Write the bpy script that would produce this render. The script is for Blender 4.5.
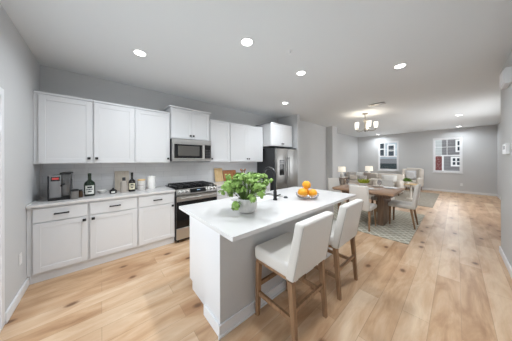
import bpy, bmesh, math, random
from mathutils import Vector, Matrix, Euler
R = math.radians
PI = math.pi
scene = bpy.context.scene
col = scene.collection
for o in list(bpy.data.objects):
    bpy.data.objects.remove(o)
random.seed(7)

# ------------------------------------------------------------------ camera, sky, daylight, exposure
cam_data = bpy.data.cameras.new('camera')
cam = bpy.data.objects.new('camera', cam_data)
col.objects.link(cam)
cam_data.sensor_width = 36.0
cam_data.lens = 36.0 * 176.06 / 512.0
cam_data.shift_y = -10.32 / 512.0
cam_data.clip_start = 0.02
cam.matrix_world = (Matrix.Translation((0, 0, 1.4135)) @ Matrix.Rotation(R(48.698), 4, 'Z')
                    @ Matrix.Rotation(R(90), 4, 'X') @ Matrix.Rotation(-0.0032, 4, 'Z'))
scene.camera = cam

world = bpy.data.worlds.new('sky')
scene.world = world
world.use_nodes = True
wn = world.node_tree.nodes
wl = world.node_tree.links
bg = wn['Background']
sky = wn.new('ShaderNodeTexSky')
sky.sky_type = 'HOSEK_WILKIE'
sky.turbidity = 6.0
sky.sun_direction = Vector((0.5, -0.6, 0.6)).normalized()
hsv = wn.new('ShaderNodeHueSaturation')
hsv.inputs['Saturation'].default_value = 0.35
wl.new(sky.outputs[0], hsv.inputs['Color'])
wl.new(hsv.outputs[0], bg.inputs['Color'])
bg.inputs['Strength'].default_value = 6.5

def area_light(name, loc, direction, sx, sy, power, color):
    d = bpy.data.lights.new(name, 'AREA')
    d.shape = 'RECTANGLE'
    d.size, d.size_y = sx, sy
    d.energy = power
    d.color = color
    o = bpy.data.objects.new(name, d)
    col.objects.link(o)
    o.location = loc
    o.rotation_euler = Vector(direction).to_track_quat('-Z', 'Y').to_euler()
    return o
# daylight that enters through the glass patio door and the two far windows
area_light('patio_door_daylight', (-1.65, -0.95, 1.05), (0.9, 1, 0.75), 1.75, 1.95, 25, (0.78, 0.90, 1.0))
area_light('living_window_daylight', (-2.38, 11.75, 1.62), (0, -1, 0.0), 0.85, 1.5, 18, (0.92, 0.96, 1.0))
area_light('far_window_daylight', (-0.27, 11.75, 1.62), (0, -1, 0.0), 0.85, 1.5, 18, (0.92, 0.96, 1.0))
area_light('added_side_daylight', (1.30, 7.5, 1.55), (-1, 0, 0.05), 2.3, 1.5, 55, (0.94, 0.97, 1.0))  # added lamp at an assumed, unseen side window, brightens the living room
DOWNLIGHT_W = 11.5

vs = scene.view_settings
vs.view_transform = 'Standard'
vs.look = 'None'
vs.gamma = 1.0
vs.use_curve_mapping = False
vs.exposure = 0.22

# ------------------------------------------------------------------ materials
def srgb(r, g, b):
    def c(v):
        v /= 255.0
        return v / 12.92 if v <= 0.04045 else ((v + 0.055) / 1.055) ** 2.4
    return (c(r), c(g), c(b), 1.0)

def mat(name, color, rough=0.5, metal=0.0, emit=None, estr=0.0, spec=0.5, bump=0.0, bscale=60.0, vary=0.0, coat=0.0):
    m = bpy.data.materials.new(name)
    m.use_nodes = True
    nt = m.node_tree
    b = nt.nodes['Principled BSDF']
    b.inputs['Base Color'].default_value = color
    b.inputs['Roughness'].default_value = rough
    b.inputs['Metallic'].default_value = metal
    b.inputs['Specular IOR Level'].default_value = spec
    if coat:
        b.inputs['Coat Weight'].default_value = coat
    if emit:
        b.inputs['Emission Color'].default_value = emit
        b.inputs['Emission Strength'].default_value = estr
    if bump or vary:
        tc = nt.nodes.new('ShaderNodeTexCoord')
        nz = nt.nodes.new('ShaderNodeTexNoise')
        nz.inputs['Scale'].default_value = bscale
        nz.inputs['Detail'].default_value = 3.0
        nt.links.new(tc.outputs['Object'], nz.inputs['Vector'])
        if bump:
            bp = nt.nodes.new('ShaderNodeBump')
            bp.inputs['Strength'].default_value = bump
            bp.inputs['Distance'].default_value = 0.004
            nt.links.new(nz.outputs['Fac'], bp.inputs['Height'])
            nt.links.new(bp.outputs['Normal'], b.inputs['Normal'])
        if vary:
            rp = nt.nodes.new('ShaderNodeValToRGB')
            rp.color_ramp.elements[0].position = 0.3
            rp.color_ramp.elements[1].position = 0.7
            rp.color_ramp.elements[0].color = tuple(c * (1 - vary) for c in color[:3]) + (1,)
            rp.color_ramp.elements[1].color = tuple(min(1, c * (1 + vary)) for c in color[:3]) + (1,)
            nt.links.new(nz.outputs['Fac'], rp.inputs['Fac'])
            nt.links.new(rp.outputs['Color'], b.inputs['Base Color'])
    return m

def glass_mat(name, tint=(1, 1, 1, 1), gloss=0.08, refl=0.5):
    m = bpy.data.materials.new(name)
    m.use_nodes = True
    nt = m.node_tree
    nt.nodes.clear()
    out = nt.nodes.new('ShaderNodeOutputMaterial')
    tr = nt.nodes.new('ShaderNodeBsdfTransparent')
    tr.inputs['Color'].default_value = tint
    gl = nt.nodes.new('ShaderNodeBsdfGlossy')
    gl.inputs['Roughness'].default_value = 0.0
    fr = nt.nodes.new('ShaderNodeLayerWeight')
    fr.inputs['Blend'].default_value = 0.25
    mp = nt.nodes.new('ShaderNodeMath')
    mp.operation = 'MULTIPLY_ADD'
    mp.inputs[1].default_value = refl
    mp.inputs[2].default_value = gloss * 0.5
    mx = nt.nodes.new('ShaderNodeMixShader')
    nt.links.new(fr.outputs['Fresnel'], mp.inputs[0])
    nt.links.new(mp.outputs[0], mx.inputs['Fac'])
    nt.links.new(tr.outputs[0], mx.inputs[1])
    nt.links.new(gl.outputs[0], mx.inputs[2])
    nt.links.new(mx.outputs[0], out.inputs['Surface'])
    return m

def floor_mat():
    m = bpy.data.materials.new('oak_planks')
    m.use_nodes = True
    nt = m.node_tree
    N, L = nt.nodes, nt.links
    b = N['Principled BSDF']
    tc = N.new('ShaderNodeTexCoord')
    mp = N.new('ShaderNodeMapping')
    mp.inputs['Rotation'].default_value = (0, 0, R(90))
    mp.inputs['Location'].default_value = (0, -0.026, 0)
    L.new(tc.outputs['Object'], mp.inputs['Vector'])
    def brick(sc, mortar):
        br = N.new('ShaderNodeTexBrick')
        br.offset = 0.37
        br.offset_frequency = 2
        br.inputs['Scale'].default_value = 1.0
        br.inputs['Brick Width'].default_value = 1.55
        br.inputs['Row Height'].default_value = 0.183
        br.inputs['Mortar Size'].default_value = mortar
        br.inputs['Mortar Smooth'].default_value = 0.1
        br.inputs['Color1'].default_value = (0, 0, 0, 1)
        br.inputs['Color2'].default_value = (1, 1, 1, 1)
        br.inputs['Mortar'].default_value = (0.4, 0.4, 0.4, 1)
        L.new(mp.outputs[0], br.inputs['Vector'])
        return br
    br = brick(1.0, 0.0016)
    tone = N.new('ShaderNodeValToRGB')
    cr = tone.color_ramp
    cr.elements[0].position = 0.0
    cr.elements[0].color = srgb(*FLOOR[0])
    cr.elements[1].position = 1.0
    cr.elements[1].color = srgb(*FLOOR[2])
    e = cr.elements.new(0.5)
    e.color = srgb(*FLOOR[1])
    # long grain and slow blotches along each board
    mg = N.new('ShaderNodeMapping')
    mg.inputs['Scale'].default_value = (7.0, 1.6, 1.0)
    L.new(tc.outputs['Object'], mg.inputs['Vector'])
    g = N.new('ShaderNodeTexNoise')
    g.inputs['Scale'].default_value = 1.0
    g.inputs['Detail'].default_value = 6.0
    g.inputs['Roughness'].default_value = 0.6
    g.inputs['Distortion'].default_value = 0.6
    L.new(mg.outputs[0], g.inputs['Vector'])
    # tone factor = board random *.6 + grain *.4
    sep = N.new('ShaderNodeMath'); sep.operation = 'MULTIPLY'; sep.inputs[1].default_value = 0.42
    L.new(br.outputs['Color'], sep.inputs[0])
    ad = N.new('ShaderNodeMath'); ad.operation = 'MULTIPLY_ADD'; ad.inputs[1].default_value = 1.7
    L.new(g.outputs['Fac'], ad.inputs[0])
    ad.inputs[2].default_value = 0.0
    L.new(sep.outputs[0], ad.inputs[2])
    sub = N.new('ShaderNodeMath'); sub.operation = 'SUBTRACT'; sub.inputs[1].default_value = 0.48
    L.new(ad.outputs[0], sub.inputs[0])
    L.new(sub.outputs[0], tone.inputs['Fac'])
    # fine grain
    mf = N.new('ShaderNodeMapping')
    mf.inputs['Scale'].default_value = (90.0, 4.0, 1.0)
    L.new(tc.outputs['Object'], mf.inputs['Vector'])
    fg = N.new('ShaderNodeTexNoise')
    fg.inputs['Scale'].default_value = 1.0
    fg.inputs['Detail'].default_value = 3.0
    L.new(mf.outputs[0], fg.inputs['Vector'])
    mxg = N.new('ShaderNodeMix'); mxg.data_type = 'RGBA'; mxg.blend_type = 'MULTIPLY'
    mxg.inputs['Factor'].default_value = 0.16
    L.new(tone.outputs['Color'], mxg.inputs['A'])
    L.new(fg.outputs['Fac'], mxg.inputs['B'])
    # knots
    mk = N.new('ShaderNodeMapping')
    mk.inputs['Scale'].default_value = (3.6, 2.2, 1.0)
    L.new(tc.outputs['Object'], mk.inputs['Vector'])
    nd = N.new('ShaderNodeTexNoise'); nd.inputs['Scale'].default_value = 6.0
    L.new(tc.outputs['Object'], nd.inputs['Vector'])
    mv = N.new('ShaderNodeMix'); mv.data_type = 'VECTOR'; mv.inputs['Factor'].default_value = 0.1
    L.new(mk.outputs[0], mv.inputs['A'])
    L.new(nd.outputs['Color'], mv.inputs['B'])
    vo = N.new('ShaderNodeTexVoronoi'); vo.voronoi_dimensions = '2D'; vo.inputs['Scale'].default_value = 1.0
    L.new(mv.outputs['Result'], vo.inputs['Vector'])
    kr = N.new('ShaderNodeValToRGB')
    kr.color_ramp.elements[0].position = 0.045
    kr.color_ramp.elements[0].color = (1, 1, 1, 1)
    kr.color_ramp.elements[1].position = 0.12
    kr.color_ramp.elements[1].color = (0, 0, 0, 1)
    L.new(vo.outputs['Distance'], kr.inputs['Fac'])
    # only some cells carry a knot
    gt = N.new('ShaderNodeMath'); gt.operation = 'GREATER_THAN'; gt.inputs[1].default_value = 0.52
    sx = N.new('ShaderNodeSeparateColor')
    L.new(vo.outputs['Color'], sx.inputs[0])
    L.new(sx.outputs[0], gt.inputs[0])
    km = N.new('ShaderNodeMath'); km.operation = 'MULTIPLY'
    L.new(kr.outputs['Color'], km.inputs[0]); L.new(gt.outputs[0], km.inputs[1])
    k2 = N.new('ShaderNodeMath'); k2.operation = 'MULTIPLY'; k2.inputs[1].default_value = 0.9
    L.new(km.outputs[0], k2.inputs[0])
    mxk = N.new('ShaderNodeMix'); mxk.data_type = 'RGBA'
    L.new(k2.outputs[0], mxk.inputs['Factor'])
    L.new(mxg.outputs['Result'], mxk.inputs['A'])
    mxk.inputs['B'].default_value = srgb(108, 74, 48)
    # darker figure flowing round each knot
    hr = N.new('ShaderNodeValToRGB')
    hr.color_ramp.elements[0].position = 0.05; hr.color_ramp.elements[0].color = (1, 1, 1, 1)
    hr.color_ramp.elements[1].position = 0.5; hr.color_ramp.elements[1].color = (0, 0, 0, 1)
    L.new(vo.outputs['Distance'], hr.inputs['Fac'])
    h1 = N.new('ShaderNodeMath'); h1.operation = 'MULTIPLY'
    L.new(hr.outputs['Color'], h1.inputs[0]); L.new(gt.outputs[0], h1.inputs[1])
    h2 = N.new('ShaderNodeMath'); h2.operation = 'MULTIPLY'
    L.new(h1.outputs[0], h2.inputs[0]); L.new(fg.outputs['Fac'], h2.inputs[1])
    h3 = N.new('ShaderNodeMath'); h3.operation = 'MULTIPLY'; h3.inputs[1].default_value = 1.1
    L.new(h2.outputs[0], h3.inputs[0])
    mxh = N.new('ShaderNodeMix'); mxh.data_type = 'RGBA'
    L.new(h3.outputs[0], mxh.inputs['Factor'])
    L.new(mxg.outputs['Result'], mxh.inputs['A'])
    mxh.inputs['B'].default_value = srgb(170, 126, 90)
    L.new(mxh.outputs['Result'], mxk.inputs['A'])
    # seams
    mxs = N.new('ShaderNodeMix'); mxs.data_type = 'RGBA'
    sm = N.new('ShaderNodeMath'); sm.operation = 'MULTIPLY'; sm.inputs[1].default_value = 0.42
    L.new(br.outputs['Fac'], sm.inputs[0])
    L.new(sm.outputs[0], mxs.inputs['Factor'])
    L.new(mxk.outputs['Result'], mxs.inputs['A'])
    mxs.inputs['B'].default_value = srgb(120, 92, 66)
    L.new(mxs.outputs['Result'], b.inputs['Base Color'])
    b.inputs['Roughness'].default_value = 0.38
    b.inputs['Specular IOR Level'].default_value = 0.4
    return m

def wood_mat(name, c1, c2, scale=(40, 40, 3), rough=0.5):
    m = bpy.data.materials.new(name)
    m.use_nodes = True
    N, L = m.node_tree.nodes, m.node_tree.links
    b = N['Principled BSDF']
    tc = N.new('ShaderNodeTexCoord')
    mp = N.new('ShaderNodeMapping'); mp.inputs['Scale'].default_value = scale
    nz = N.new('ShaderNodeTexNoise'); nz.inputs['Scale'].default_value = 1.0; nz.inputs['Detail'].default_value = 4
    rp = N.new('ShaderNodeValToRGB')
    rp.color_ramp.elements[0].position = 0.32; rp.color_ramp.elements[0].color = c1
    rp.color_ramp.elements[1].position = 0.68; rp.color_ramp.elements[1].color = c2
    L.new(tc.outputs['Object'], mp.inputs['Vector']); L.new(mp.outputs[0], nz.inputs['Vector'])
    L.new(nz.outputs['Fac'], rp.inputs['Fac']); L.new(rp.outputs['Color'], b.inputs['Base Color'])
    b.inputs['Roughness'].default_value = rough
    return m

def lattice_rug_mat():
    m = bpy.data.materials.new('lattice_rug')
    m.use_nodes = True
    N, L = m.node_tree.nodes, m.node_tree.links
    b = N['Principled BSDF']
    tc = N.new('ShaderNodeTexCoord')
    sp = N.new('ShaderNodeSeparateXYZ')
    L.new(tc.outputs['Object'], sp.inputs[0])
    def math_(op, a, bb=None):
        n = N.new('ShaderNodeMath'); n.operation = op
        for i, v in enumerate((a, bb)):
            if v is None: continue
            if isinstance(v, (int, float)): n.inputs[i].default_value = v
            else: L.new(v, n.inputs[i])
        return n.outputs[0]
    def line(v, period, w):
        t = math_('ABSOLUTE', math_('SUBTRACT', math_('FRACT', math_('DIVIDE', v, period)), 0.5))
        return math_('LESS_THAN', t, w)
    d1 = math_('ADD', sp.outputs[0], sp.outputs[1])
    d2 = math_('SUBTRACT', sp.outputs[0], sp.outputs[1])
    l = math_('MAXIMUM', line(d1, 0.145, 0.12), line(d2, 0.145, 0.12))
    nz = N.new('ShaderNodeTexNoise'); nz.inputs['Scale'].default_value = 5.0; nz.inputs['Detail'].default_value = 4
    L.new(tc.outputs['Object'], nz.inputs['Vector'])
    wear = math_('MULTIPLY', l, math_('MULTIPLY', nz.outputs['Fac'], 1.6))
    mx = N.new('ShaderNodeMix'); mx.data_type = 'RGBA'
    L.new(wear, mx.inputs['Factor'])
    mx.inputs['A'].default_value = srgb(166, 161, 146)
    mx.inputs['B'].default_value = srgb(210, 204, 190)
    L.new(mx.outputs['Result'], b.inputs['Base Color'])
    b.inputs['Roughness'].default_value = 0.95
    b.inputs['Specular IOR Level'].default_value = 0.1
    return m

def tile_mat():
    m = bpy.data.materials.new('white_wall_tile')
    m.use_nodes = True
    N, L = m.node_tree.nodes, m.node_tree.links
    b = N['Principled BSDF']
    tc = N.new('ShaderNodeTexCoord')
    sp = N.new('ShaderNodeSeparateXYZ'); cb = N.new('ShaderNodeCombineXYZ')
    L.new(tc.outputs['Object'], sp.inputs[0])
    L.new(sp.outputs[1], cb.inputs[0]); L.new(sp.outputs[2], cb.inputs[1])
    br = N.new('ShaderNodeTexBrick')
    br.inputs['Scale'].default_value = 1.0
    br.inputs['Brick Width'].default_value = 0.305; br.inputs['Row Height'].default_value = 0.1
    br.inputs['Mortar Size'].default_value = 0.002
    br.inputs['Color1'].default_value = srgb(222, 222, 224); br.inputs['Color2'].default_value = srgb(227, 227, 228)
    br.inputs['Mortar'].default_value = srgb(206, 206, 208)
    L.new(cb.outputs[0], br.inputs['Vector'])
    L.new(br.outputs['Color'], b.inputs['Base Color'])
    b.inputs['Roughness'].default_value = 0.25
    return m

def siding_mat(name, c1, c2):
    m = bpy.data.materials.new(name)
    m.use_nodes = True
    N, L = m.node_tree.nodes, m.node_tree.links
    b = N['Principled BSDF']
    tc = N.new('ShaderNodeTexCoord')
    wv = N.new('ShaderNodeTexWave'); wv.bands_direction = 'Z'; wv.wave_profile = 'SAW'
    wv.inputs['Scale'].default_value = 1.6
    L.new(tc.outputs['Object'], wv.inputs['Vector'])
    mx = N.new('ShaderNodeMix'); mx.data_type = 'RGBA'
    L.new(wv.outputs['Fac'], mx.inputs['Factor'])
    mx.inputs['A'].default_value = c1; mx.inputs['B'].default_value = c2
    L.new(mx.outputs['Result'], b.inputs['Base Color'])
    b.inputs['Roughness'].default_value = 0.7
    return m

FLOOR = ((160, 118, 82), (205, 168, 132), (230, 204, 174))
M = {}
M['wall'] = mat('grey_wall_paint', srgb(203, 204, 205), 0.85, bump=0.04, bscale=180, spec=0.25)
M['ceiling'] = mat('ceiling_paint', srgb(224, 227, 229), 0.9, spec=0.2)
M['trim'] = mat('white_trim', srgb(232, 233, 235), 0.45)
M['cabinet'] = mat('white_cabinet_paint', srgb(221, 222, 224), 0.4)
M['quartz'] = mat('pale_quartz', srgb(219, 217, 216), 0.14, vary=0.015, bscale=9)
M['floor'] = floor_mat()
M['tile'] = tile_mat()
M['black'] = mat('matt_black', srgb(26, 26, 28), 0.4)
M['black_gloss'] = mat('black_glass', srgb(14, 15, 17), 0.08)
M['fridge_side'] = mat('charcoal_side', srgb(48, 50, 53), 0.45)
M['steel'] = mat('brushed_steel', srgb(194, 192, 189), 0.33, metal=1.0, bump=0.03, bscale=300)
M['steel_dark'] = mat('dark_steel', srgb(120, 120, 120), 0.35, metal=1.0)
M['steel_fridge'] = mat('fridge_steel', srgb(160, 159, 157), 0.33, metal=1.0, bump=0.03, bscale=300)
M['steel_range'] = mat('range_steel', srgb(138, 135, 131), 0.3, metal=1.0, bump=0.03, bscale=300)
M['nickel'] = mat('brushed_nickel', srgb(150, 146, 138), 0.3, metal=1.0)
M['fabric'] = mat('oatmeal_fabric', srgb(224, 220, 214), 0.95, spec=0.1, bump=0.25, bscale=350, vary=0.03)
M['cream'] = mat('cream_fabric', srgb(222, 214, 204), 0.95, spec=0.1, bump=0.2, bscale=300, vary=0.03)
M['piping'] = mat('fabric_seam', srgb(196, 191, 184), 0.95, spec=0.1)
M['legwood'] = wood_mat('weathered_oak', srgb(132, 100, 72), srgb(164, 130, 98))
M['table'] = wood_mat('walnut_top', srgb(148, 116, 92), srgb(182, 150, 124), (3, 40, 40), 0.4)
M['table_dark'] = wood_mat('walnut_base', srgb(104, 82, 66), srgb(142, 116, 96))
M['board'] = wood_mat('maple_board', srgb(214, 180, 128), srgb(230, 200, 152))
M['board_pale'] = wood_mat('pale_board', srgb(198, 186, 170), srgb(210, 200, 186))
M['board_dark'] = wood_mat('acacia_board', srgb(150, 92, 56), srgb(184, 124, 82))
M['white_ceramic'] = mat('white_ceramic', srgb(236, 235, 232), 0.25)
M['stone'] = mat('pale_stone', srgb(216, 213, 210), 0.5, vary=0.08, bscale=40)
M['grey_ceramic'] = mat('taupe_ceramic', srgb(172, 164, 156), 0.55)
M['leaf'] = mat('bright_leaf', srgb(140, 174, 88), 0.55, vary=0.25, bscale=30)
M['leaf_dark'] = mat('green_leaf', srgb(96, 128, 52), 0.5, vary=0.3, bscale=60)
M['succulent'] = mat('lime_leaf', srgb(158, 166, 52), 0.5, vary=0.25, bscale=60)
M['stem'] = mat('stem_green', srgb(86, 110, 50), 0.6)
M['orange'] = mat('orange_peel', srgb(248, 170, 40), 0.42, bump=0.15, bscale=220, vary=0.06)
M['green_glass'] = mat('green_bottle_glass', srgb(22, 40, 26), 0.08)
M['dark_glass'] = mat('dark_bottle_glass', srgb(30, 26, 24), 0.08)
M['amber'] = mat('amber_glass', srgb(70, 52, 34), 0.1)
M['label'] = mat('paper_label', srgb(226, 226, 220), 0.7)
M['label_cream'] = mat('cream_label', srgb(222, 216, 190), 0.7)
M['ink'] = mat('label_ink', srgb(40, 40, 42), 0.7)
M['espresso'] = mat('grey_steel_body', srgb(146, 146, 148), 0.45, metal=0.6)
M['red_screen'] = mat('red_screen', srgb(60, 10, 10), 0.3, emit=srgb(214, 70, 70), estr=0.55)
M['glass'] = glass_mat('clear_glass', gloss=0.0, refl=0.25)
M['bowl_glass'] = glass_mat('bowl_glass', (0.95, 0.95, 0.96, 1), 0.2)
M['lamp_glow'] = mat('downlight_glow', srgb(255, 252, 246), 0.5, emit=(1, 0.98, 0.94, 1), estr=9.0)
M['shade_glow'] = mat('opal_glass_glow', srgb(250, 246, 238), 0.4, emit=(1, 0.93, 0.82, 1), estr=1.3)
M['linen_glow'] = mat('linen_shade_lit', srgb(240, 234, 220), 0.8, emit=(1, 0.93, 0.8, 1), estr=0.45)
M['plastic'] = mat('white_plastic', srgb(230, 231, 232), 0.4)
M['canister_grey'] = mat('grey_tin', srgb(120, 116, 112), .5)
M['lattice'] = lattice_rug_mat()
M['rug_grey'] = mat('taupe_rug', srgb(158, 150, 138), 0.97, spec=0.1, vary=0.14, bscale=14)
M['pillow_pattern'] = mat('mottled_pillow', srgb(206, 200, 196), 0.9, spec=0.1, vary=0.22, bscale=22)
M['white_pattern'] = mat('white_patterned_cloth', srgb(226, 226, 228), .9, spec=.1, vary=.10, bscale=26)
M['sofa_throw'] = mat('taupe_pillow', srgb(172, 160, 150), 0.9, spec=0.1, vary=0.1, bscale=30)
M['siding_blue'] = siding_mat('blue_grey_siding', srgb(160, 174, 184), srgb(178, 192, 202))
M['pale_siding'] = siding_mat('pale_siding', srgb(176, 182, 184), srgb(188, 194, 196))
M['siding_grey'] = siding_mat('grey_siding', srgb(112, 112, 116), srgb(128, 128, 132))
M['brick'] = mat('red_brick', srgb(112, 62, 62), 0.85, vary=0.08, bscale=20)
M['roof'] = mat('grey_shingle', srgb(128, 130, 134), 0.9, vary=0.1, bscale=18)
M['dark_glassy'] = mat('house_window_glass', srgb(38, 52, 64), 0.12)
M['dark_porch'] = mat('dark_green_boards', srgb(44, 56, 60), 0.8)
M['pavement'] = mat('street_asphalt', srgb(130, 130, 128), 0.95)

# ------------------------------------------------------------------ mesh helpers
class MB:
    """collects shapes into one bmesh; slot() sets the material index of what follows"""
    def __init__(self):
        self.bm = bmesh.new()
        self.mi = 0
    def slot(self, i):
        self.mi = i
        return self
    def _new(self, faces):
        for f in faces:
            f.material_index = self.mi
            f.smooth = True
    def add(self, verts, faces):
        vs_ = [self.bm.verts.new(v) for v in verts]
        out = []
        for f in faces:
            try:
                out.append(self.bm.faces.new([vs_[i] for i in f]))
            except ValueError:
                pass
        self._new(out)
        return vs_
    def box(self, x0, x1, y0, y1, z0, z1, bev=0.0, seg=2, shear=None, taper=None):
        r = bmesh.ops.create_cube(self.bm, size=1.0)
        vs_ = r['verts']
        for v in vs_:
            v.co = Vector(((x0 + x1) / 2 + v.co.x * (x1 - x0), (y0 + y1) / 2 + v.co.y * (y1 - y0), (z0 + z1) / 2 + v.co.z * (z1 - z0)))
        fs = set(f for v in vs_ for f in v.link_faces)
        self._new(fs)
        if bev:
            es = list(set(e for v in vs_ for e in v.link_edges))
            rb = bmesh.ops.bevel(self.bm, geom=es, offset=bev, offset_type='OFFSET', segments=seg, profile=0.5, affect='EDGES')
            self._new(rb['faces'])
            vs_ = list(set(v for f in rb['faces'] for v in f.verts) | set(v for v in vs_ if v.is_valid))
        if shear:
            a, b, k, base = shear
            for v in vs_:
                v.co[a] += k * (v.co[b] - base)
        return vs_
    def lathe(self, prof, c=(0, 0, 0), seg=20, cap=True):
        rings = []
        for (r, z) in prof:
            rings.append([self.bm.verts.new((c[0] + r * math.cos(2 * PI * i / seg), c[1] + r * math.sin(2 * PI * i / seg), c[2] + z)) for i in range(seg)])
        fs = []
        for a, b in zip(rings, rings[1:]):
            for i in range(seg):
                j = (i + 1) % seg
                fs.append(self.bm.faces.new((a[i], a[j], b[j], b[i])))
        if cap:
            if prof[0][0] > 1e-5: fs.append(self.bm.faces.new(rings[0][::-1]))
            if prof[-1][0] > 1e-5: fs.append(self.bm.faces.new(rings[-1]))
        self._new(fs)
    def tube(self, pts, rad, seg=10):
        pts = [Vector(p) for p in pts]
        rr = rad if isinstance(rad, (list, tuple)) else [rad] * len(pts)
        rings = []
        up = Vector((0, 0, 1))
        prev = None
        for i, p in enumerate(pts):
            t = (pts[min(i + 1, len(pts) - 1)] - pts[max(i - 1, 0)]).normalized()
            if prev is None:
                ref = up if abs(t.dot(up)) < 0.9 else Vector((1, 0, 0))
                n = t.cross(ref).normalized()
            else:
                n = (prev - t * prev.dot(t)).normalized()
            prev = n
            b = t.cross(n)
            rings.append([self.bm.verts.new(p + (n * math.cos(2 * PI * k / seg) + b * math.sin(2 * PI * k / seg)) * rr[i]) for k in range(seg)])
        fs = []
        for a, b in zip(rings, rings[1:]):
            for i in range(seg):
                j = (i + 1) % seg
                fs.append(self.bm.faces.new((a[i], a[j], b[j], b[i])))
        fs.append(self.bm.faces.new(rings[0][::-1]))
        fs.append(self.bm.faces.new(rings[-1]))
        self._new(fs)
    def bar(self, p0, p1, w0, w1=None, d0=None, d1=None):
        """square-section bar from p0 to p1 (vertical-ish), widths along x and y"""
        w1 = w1 or w0; d0 = d0 or w0; d1 = d1 or w1
        v = []
        for p, w, d in ((p0, w0, d0), (p1, w1, d1)):
            for sx, sy in ((-1, -1), (1, -1), (1, 1), (-1, 1)):
                v.append((p[0] + sx * w / 2, p[1] + sy * d / 2, p[2]))
        self.add(v, [(3, 2, 1, 0), (4, 5, 6, 7), (0, 1, 5, 4), (1, 2, 6, 5), (2, 3, 7, 6), (3, 0, 4, 7)])
    def ball(self, c, r, sc=(1, 1, 1), u=16, v=10):
        r_ = bmesh.ops.create_uvsphere(self.bm, u_segments=u, v_segments=v, radius=r)
        for x in r_['verts']:
            x.co = Vector((c[0] + x.co.x * sc[0], c[1] + x.co.y * sc[1], c[2] + x.co.z * sc[2]))
        self._new(set(f for x in r_['verts'] for f in x.link_faces))
    def pillow(self, c, w, h, t, rot=(0, 0, 0), n=8):
        """cushion: w wide (x), h high (z), t thick (y)"""
        mt = Matrix.Translation(c) @ Euler(rot).to_matrix().to_4x4()
        g = {}
        for s in (-1, 1):
            for i in range(n + 1):
                for j in range(n + 1):
                    a, b = 2 * i / n - 1, 2 * j / n - 1
                    edge = i in (0, n) or j in (0, n)
                    if s == 1 and edge:
                        g[(s, i, j)] = g[(-1, i, j)]
                        continue
                    k = ((1 - a ** 4) * (1 - b ** 4)) ** 0.5
                    pin = 1 - 0.06 * (1 - abs(a)) * abs(b) - 0.06 * (1 - abs(b)) * abs(a)
                    g[(s, i, j)] = self.bm.verts.new(mt @ Vector((a * w / 2 * pin, s * t / 2 * k, b * h / 2 * pin)))
        fs = []
        for s in (-1, 1):
            for i in range(n):
                for j in range(n):
                    q = [g[(s, i, j)], g[(s, i + 1, j)], g[(s, i + 1, j + 1)], g[(s, i, j + 1)]]
                    fs.append(self.bm.faces.new(q if s == -1 else q[::-1]))
        self._new(fs)
    def build(self, name, mats, parent=None, origin=None, smooth=35):
        """origin: world point that becomes the object's origin (geometry was laid out in world coordinates)"""
        if origin is not None:
            bmesh.ops.translate(self.bm, verts=self.bm.verts, vec=-Vector(origin))
        bmesh.ops.recalc_face_normals(self.bm, faces=self.bm.faces)
        me = bpy.data.meshes.new(name)
        self.bm.to_mesh(me)
        self.bm.free()
        for m in (mats if isinstance(mats, (list, tuple)) else [mats]):
            me.materials.append(m)
        me.set_sharp_from_angle(angle=R(smooth))
        o = bpy.data.objects.new(name, me)
        col.objects.link(o)
        if parent is not None:
            o.parent = parent
        elif origin is not None:
            o.location = origin
        return o

def tag(o, label=None, cat=None, group=None, kind=None):
    if label: o['label'] = label
    if cat: o['category'] = cat
    if group: o['group'] = group
    if kind: o['kind'] = kind
    return o

def thing(name, label, cat, loc=(0, 0, 0), rz=0.0, group=None):
    o = bpy.data.objects.new(name, None)
    o.empty_display_size = 0.1
    col.objects.link(o)
    o.location = loc
    o.rotation_euler = (0, 0, rz)
    return tag(o, label, cat, group)

def copy_tree(o, parent=None):
    c = o.copy()
    col.objects.link(c)
    if parent is not None:
        c.parent = parent
    for ch in list(o.children):
        copy_tree(ch, c)
    return c

def struct(name, mb, m, label=None, parent=None):
    o = mb.build(name, m, parent)
    if parent is None:
        tag(o, label, None, None, 'structure')
    return o

# ------------------------------------------------------------------ the room
WX = -3.785          # kitchen wall
LY = -0.634          # left wall (with the patio door)
BY = 11.366          # far wall
RX = 0.443           # near right wall
H = 2.74

mb = MB(); mb.box(-4.1, 1.3, -0.8, 11.5, -0.1, 0.0)
struct('floor', mb, M['floor'], 'light oak plank floor running from the kitchen to the living room')
mb = MB(); mb.box(-4.1, 1.3, -0.8, 11.5, H, H + 0.1)
struct('ceiling', mb, M['ceiling'], 'flat white ceiling with recessed lights')

mb = MB(); mb.box(WX - 0.15, WX, LY, 4.38, 0, H)
struct('wall_kitchen', mb, M['wall'], 'grey wall behind the kitchen cabinets')
mb = MB(); mb.box(WX, -3.03, 4.262, 4.38, 0, H)
struct('wall_fridge_stub', mb, M['wall'], 'narrow grey wall end beside the refrigerator')
mb = MB(); mb.box(WX - 0.15, -3.45, 4.38, 6.8, 0, H)
struct('wall_pantry', mb, M['wall'], 'plain grey wall between refrigerator and living room')
mb = MB(); mb.box(WX - 0.15, -3.2, 6.8, 7.2, 0, H)
struct('wall_column', mb, M['wall'], 'grey boxed column between dining and living room')
mb = MB(); mb.box(-3.98, -3.83, 7.2, BY, 0, H)
struct('wall_living', mb, M['wall'], 'grey living room wall behind the long sofa')

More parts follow.
